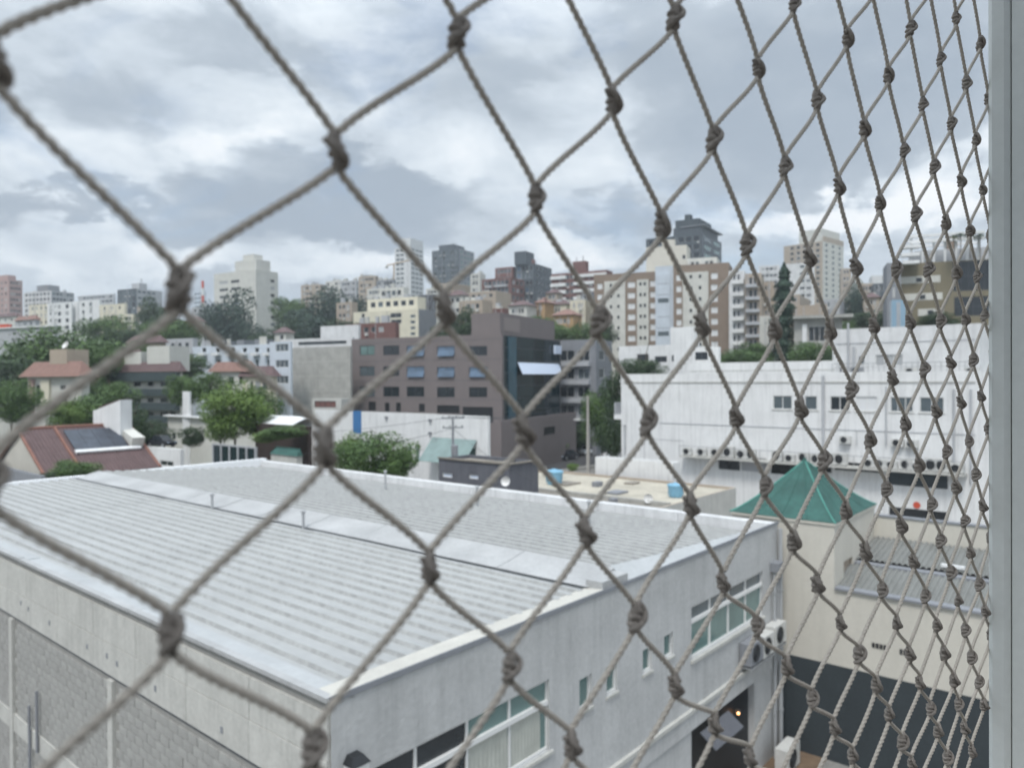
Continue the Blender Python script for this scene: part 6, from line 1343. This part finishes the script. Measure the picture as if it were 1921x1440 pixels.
for z_, w in ((zt-.15, 1.0), (zt-.95, .9)):
    q = MB().box(-w/1, w/1, -.05, .05, z_-.05, z_+.05).build('crossarm', M['mgrey'], t); q.rotation_euler = (0, 0, .3)
    for i in range(4): x = (-.9+.6*i)*w; MB().lathe([(.02, z_+.05), (.06, z_+.08), (.03, z_+.13), (.06, z_+.17), (.001, z_+.22)], 8, x*math.cos(.3), x*math.sin(.3)).build('insulator', M['dframe'], q if False else t)
MB().lathe([(.001, zt-3.3), (.28, zt-3.3), (.30, zt-3.2), (.30, zt-2.5), (.26, zt-2.4), (.001, zt-2.38)], 12, .15, -.3).build('transformer', M['mgrey'], t)
p = at(1103, 830, 96); t2 = thing('concrete_pole', 'tall pale concrete street pole in front of the dark trees', 'utility pole', (p.x, p.y, 0)); zt2 = at(1103, 742, 96).z; MB().tube([(0, 0, 0), (0, 0, zt2)], [.24, .15], 10).build('pole', M['pole'], t2)
p = at(1086, 840, 104); t3 = thing('street_lamp', 'street lamp with white head on a curved arm near the concrete pole', 'street lamp', (p.x+1.2, p.y, 0)); zl = at(1084, 787, 104).z; MB().tube([(.3, 0, 0), (.3, 0, zl-.8), (0, 0, zl-.1), (-1.1, 0, zl)], [.09, .06, .05, .04], 8).build('pole', M['mgrey'], t3); MB().box(-1.9, -1.0, -.16, .16, zl-.06, zl+.10).build('lamp_head', M['frame'], t3)
P0 = Vector(t.location) + Vector((0, 0, zt)); P1 = Vector(t2.location) + Vector((0, 0, zt2-.3))
for i in range(3):
    q = MB().tube(wires(P0+Vector((.4*i-.4, 0, 0)), P1+Vector((.3*i-.3, 0, -.3*i)), .9), .016, 5).build('power_line', M['dframe']); tag(q, ('upper', 'middle', 'lower')[i] + ' power line strung from the crossarm pole to the tall concrete pole', 'cable')
q = MB().tube(wires(P0+Vector((0, 0, -1)), tuple(at(455, 850, 69)), .8), .018, 5).build('power_line', M['dframe']); tag(q, 'power line running left from the crossarm pole toward the planted wall', 'cable')
for i, (pa, pb, sg, lab) in enumerate(((P0+Vector((0, 0, -1)), tuple(at(1010, 905, 48)), .4, 'power line dropping from the crossarm pole to the dark grey shed'), (P0, tuple(at(300, 800, 90)), 1.2, 'long power line crossing left toward the cream low house'), (P1, tuple(at(1175, 800, 72)), .5, 'service cable from the concrete pole to the white building corner'))):
    q = MB().tube(wires(pa, pb, sg), .018, 5).build('power_line', M['dframe']); tag(q, lab, 'cable')
r_ = random.Random(12)
for i, (u_, v_, w_, h_) in enumerate(((.60, .30, 1.6, .10), (.72, .48, .8, .35), (.86, .40, 1.2, .08), (.30, .35, 1.0, .25), (.66, .60, 2.2, .06), (.40, .18, .6, .4))):
    FR.box_on('roof_hatch' if h_ > .2 else 'roof_patch', u_*FR.WR, u_*FR.WR+w_, v_*FR.WL, v_*FR.WL+w_*.7, h_+.06, r_.choice(['concl', 'mgrey', 'dirtyroof']), z=zr+.052)
# brown earth patch by the doorway
q = MB(); p = gpt(1440, 1418, .004); q.box(-2.5, 2.0, -1.6, 1.5, 0, .006); o = q.build('earth_patch', mat('brown_earth', (.17, .12, .08), var=.3, scale=2), None, loc=(p[0], p[1], .002)); o.rotation_euler = (0, 0, aR); o['kind'] = 'structure'
#@@PART6

# ------------------------------------------------------------------ haze
HAZE = 0.00040
hm = bpy.data.materials.new('haze_air'); hm.use_nodes = True; nt = hm.node_tree; nt.nodes.clear()
pv = nt.nodes.new('ShaderNodeVolumePrincipled'); pv.inputs['Density'].default_value = HAZE; pv.inputs['Color'].default_value = (.86, .93, 1, 1); pv.inputs['Anisotropy'].default_value = .2
ho = nt.nodes.new('ShaderNodeOutputMaterial'); nt.links.new(pv.outputs[0], ho.inputs['Volume'])
o = MB().box(-2600, 2600, -450, 4100, -1.5, 150).build('haze', hm); o['kind'] = 'stuff'
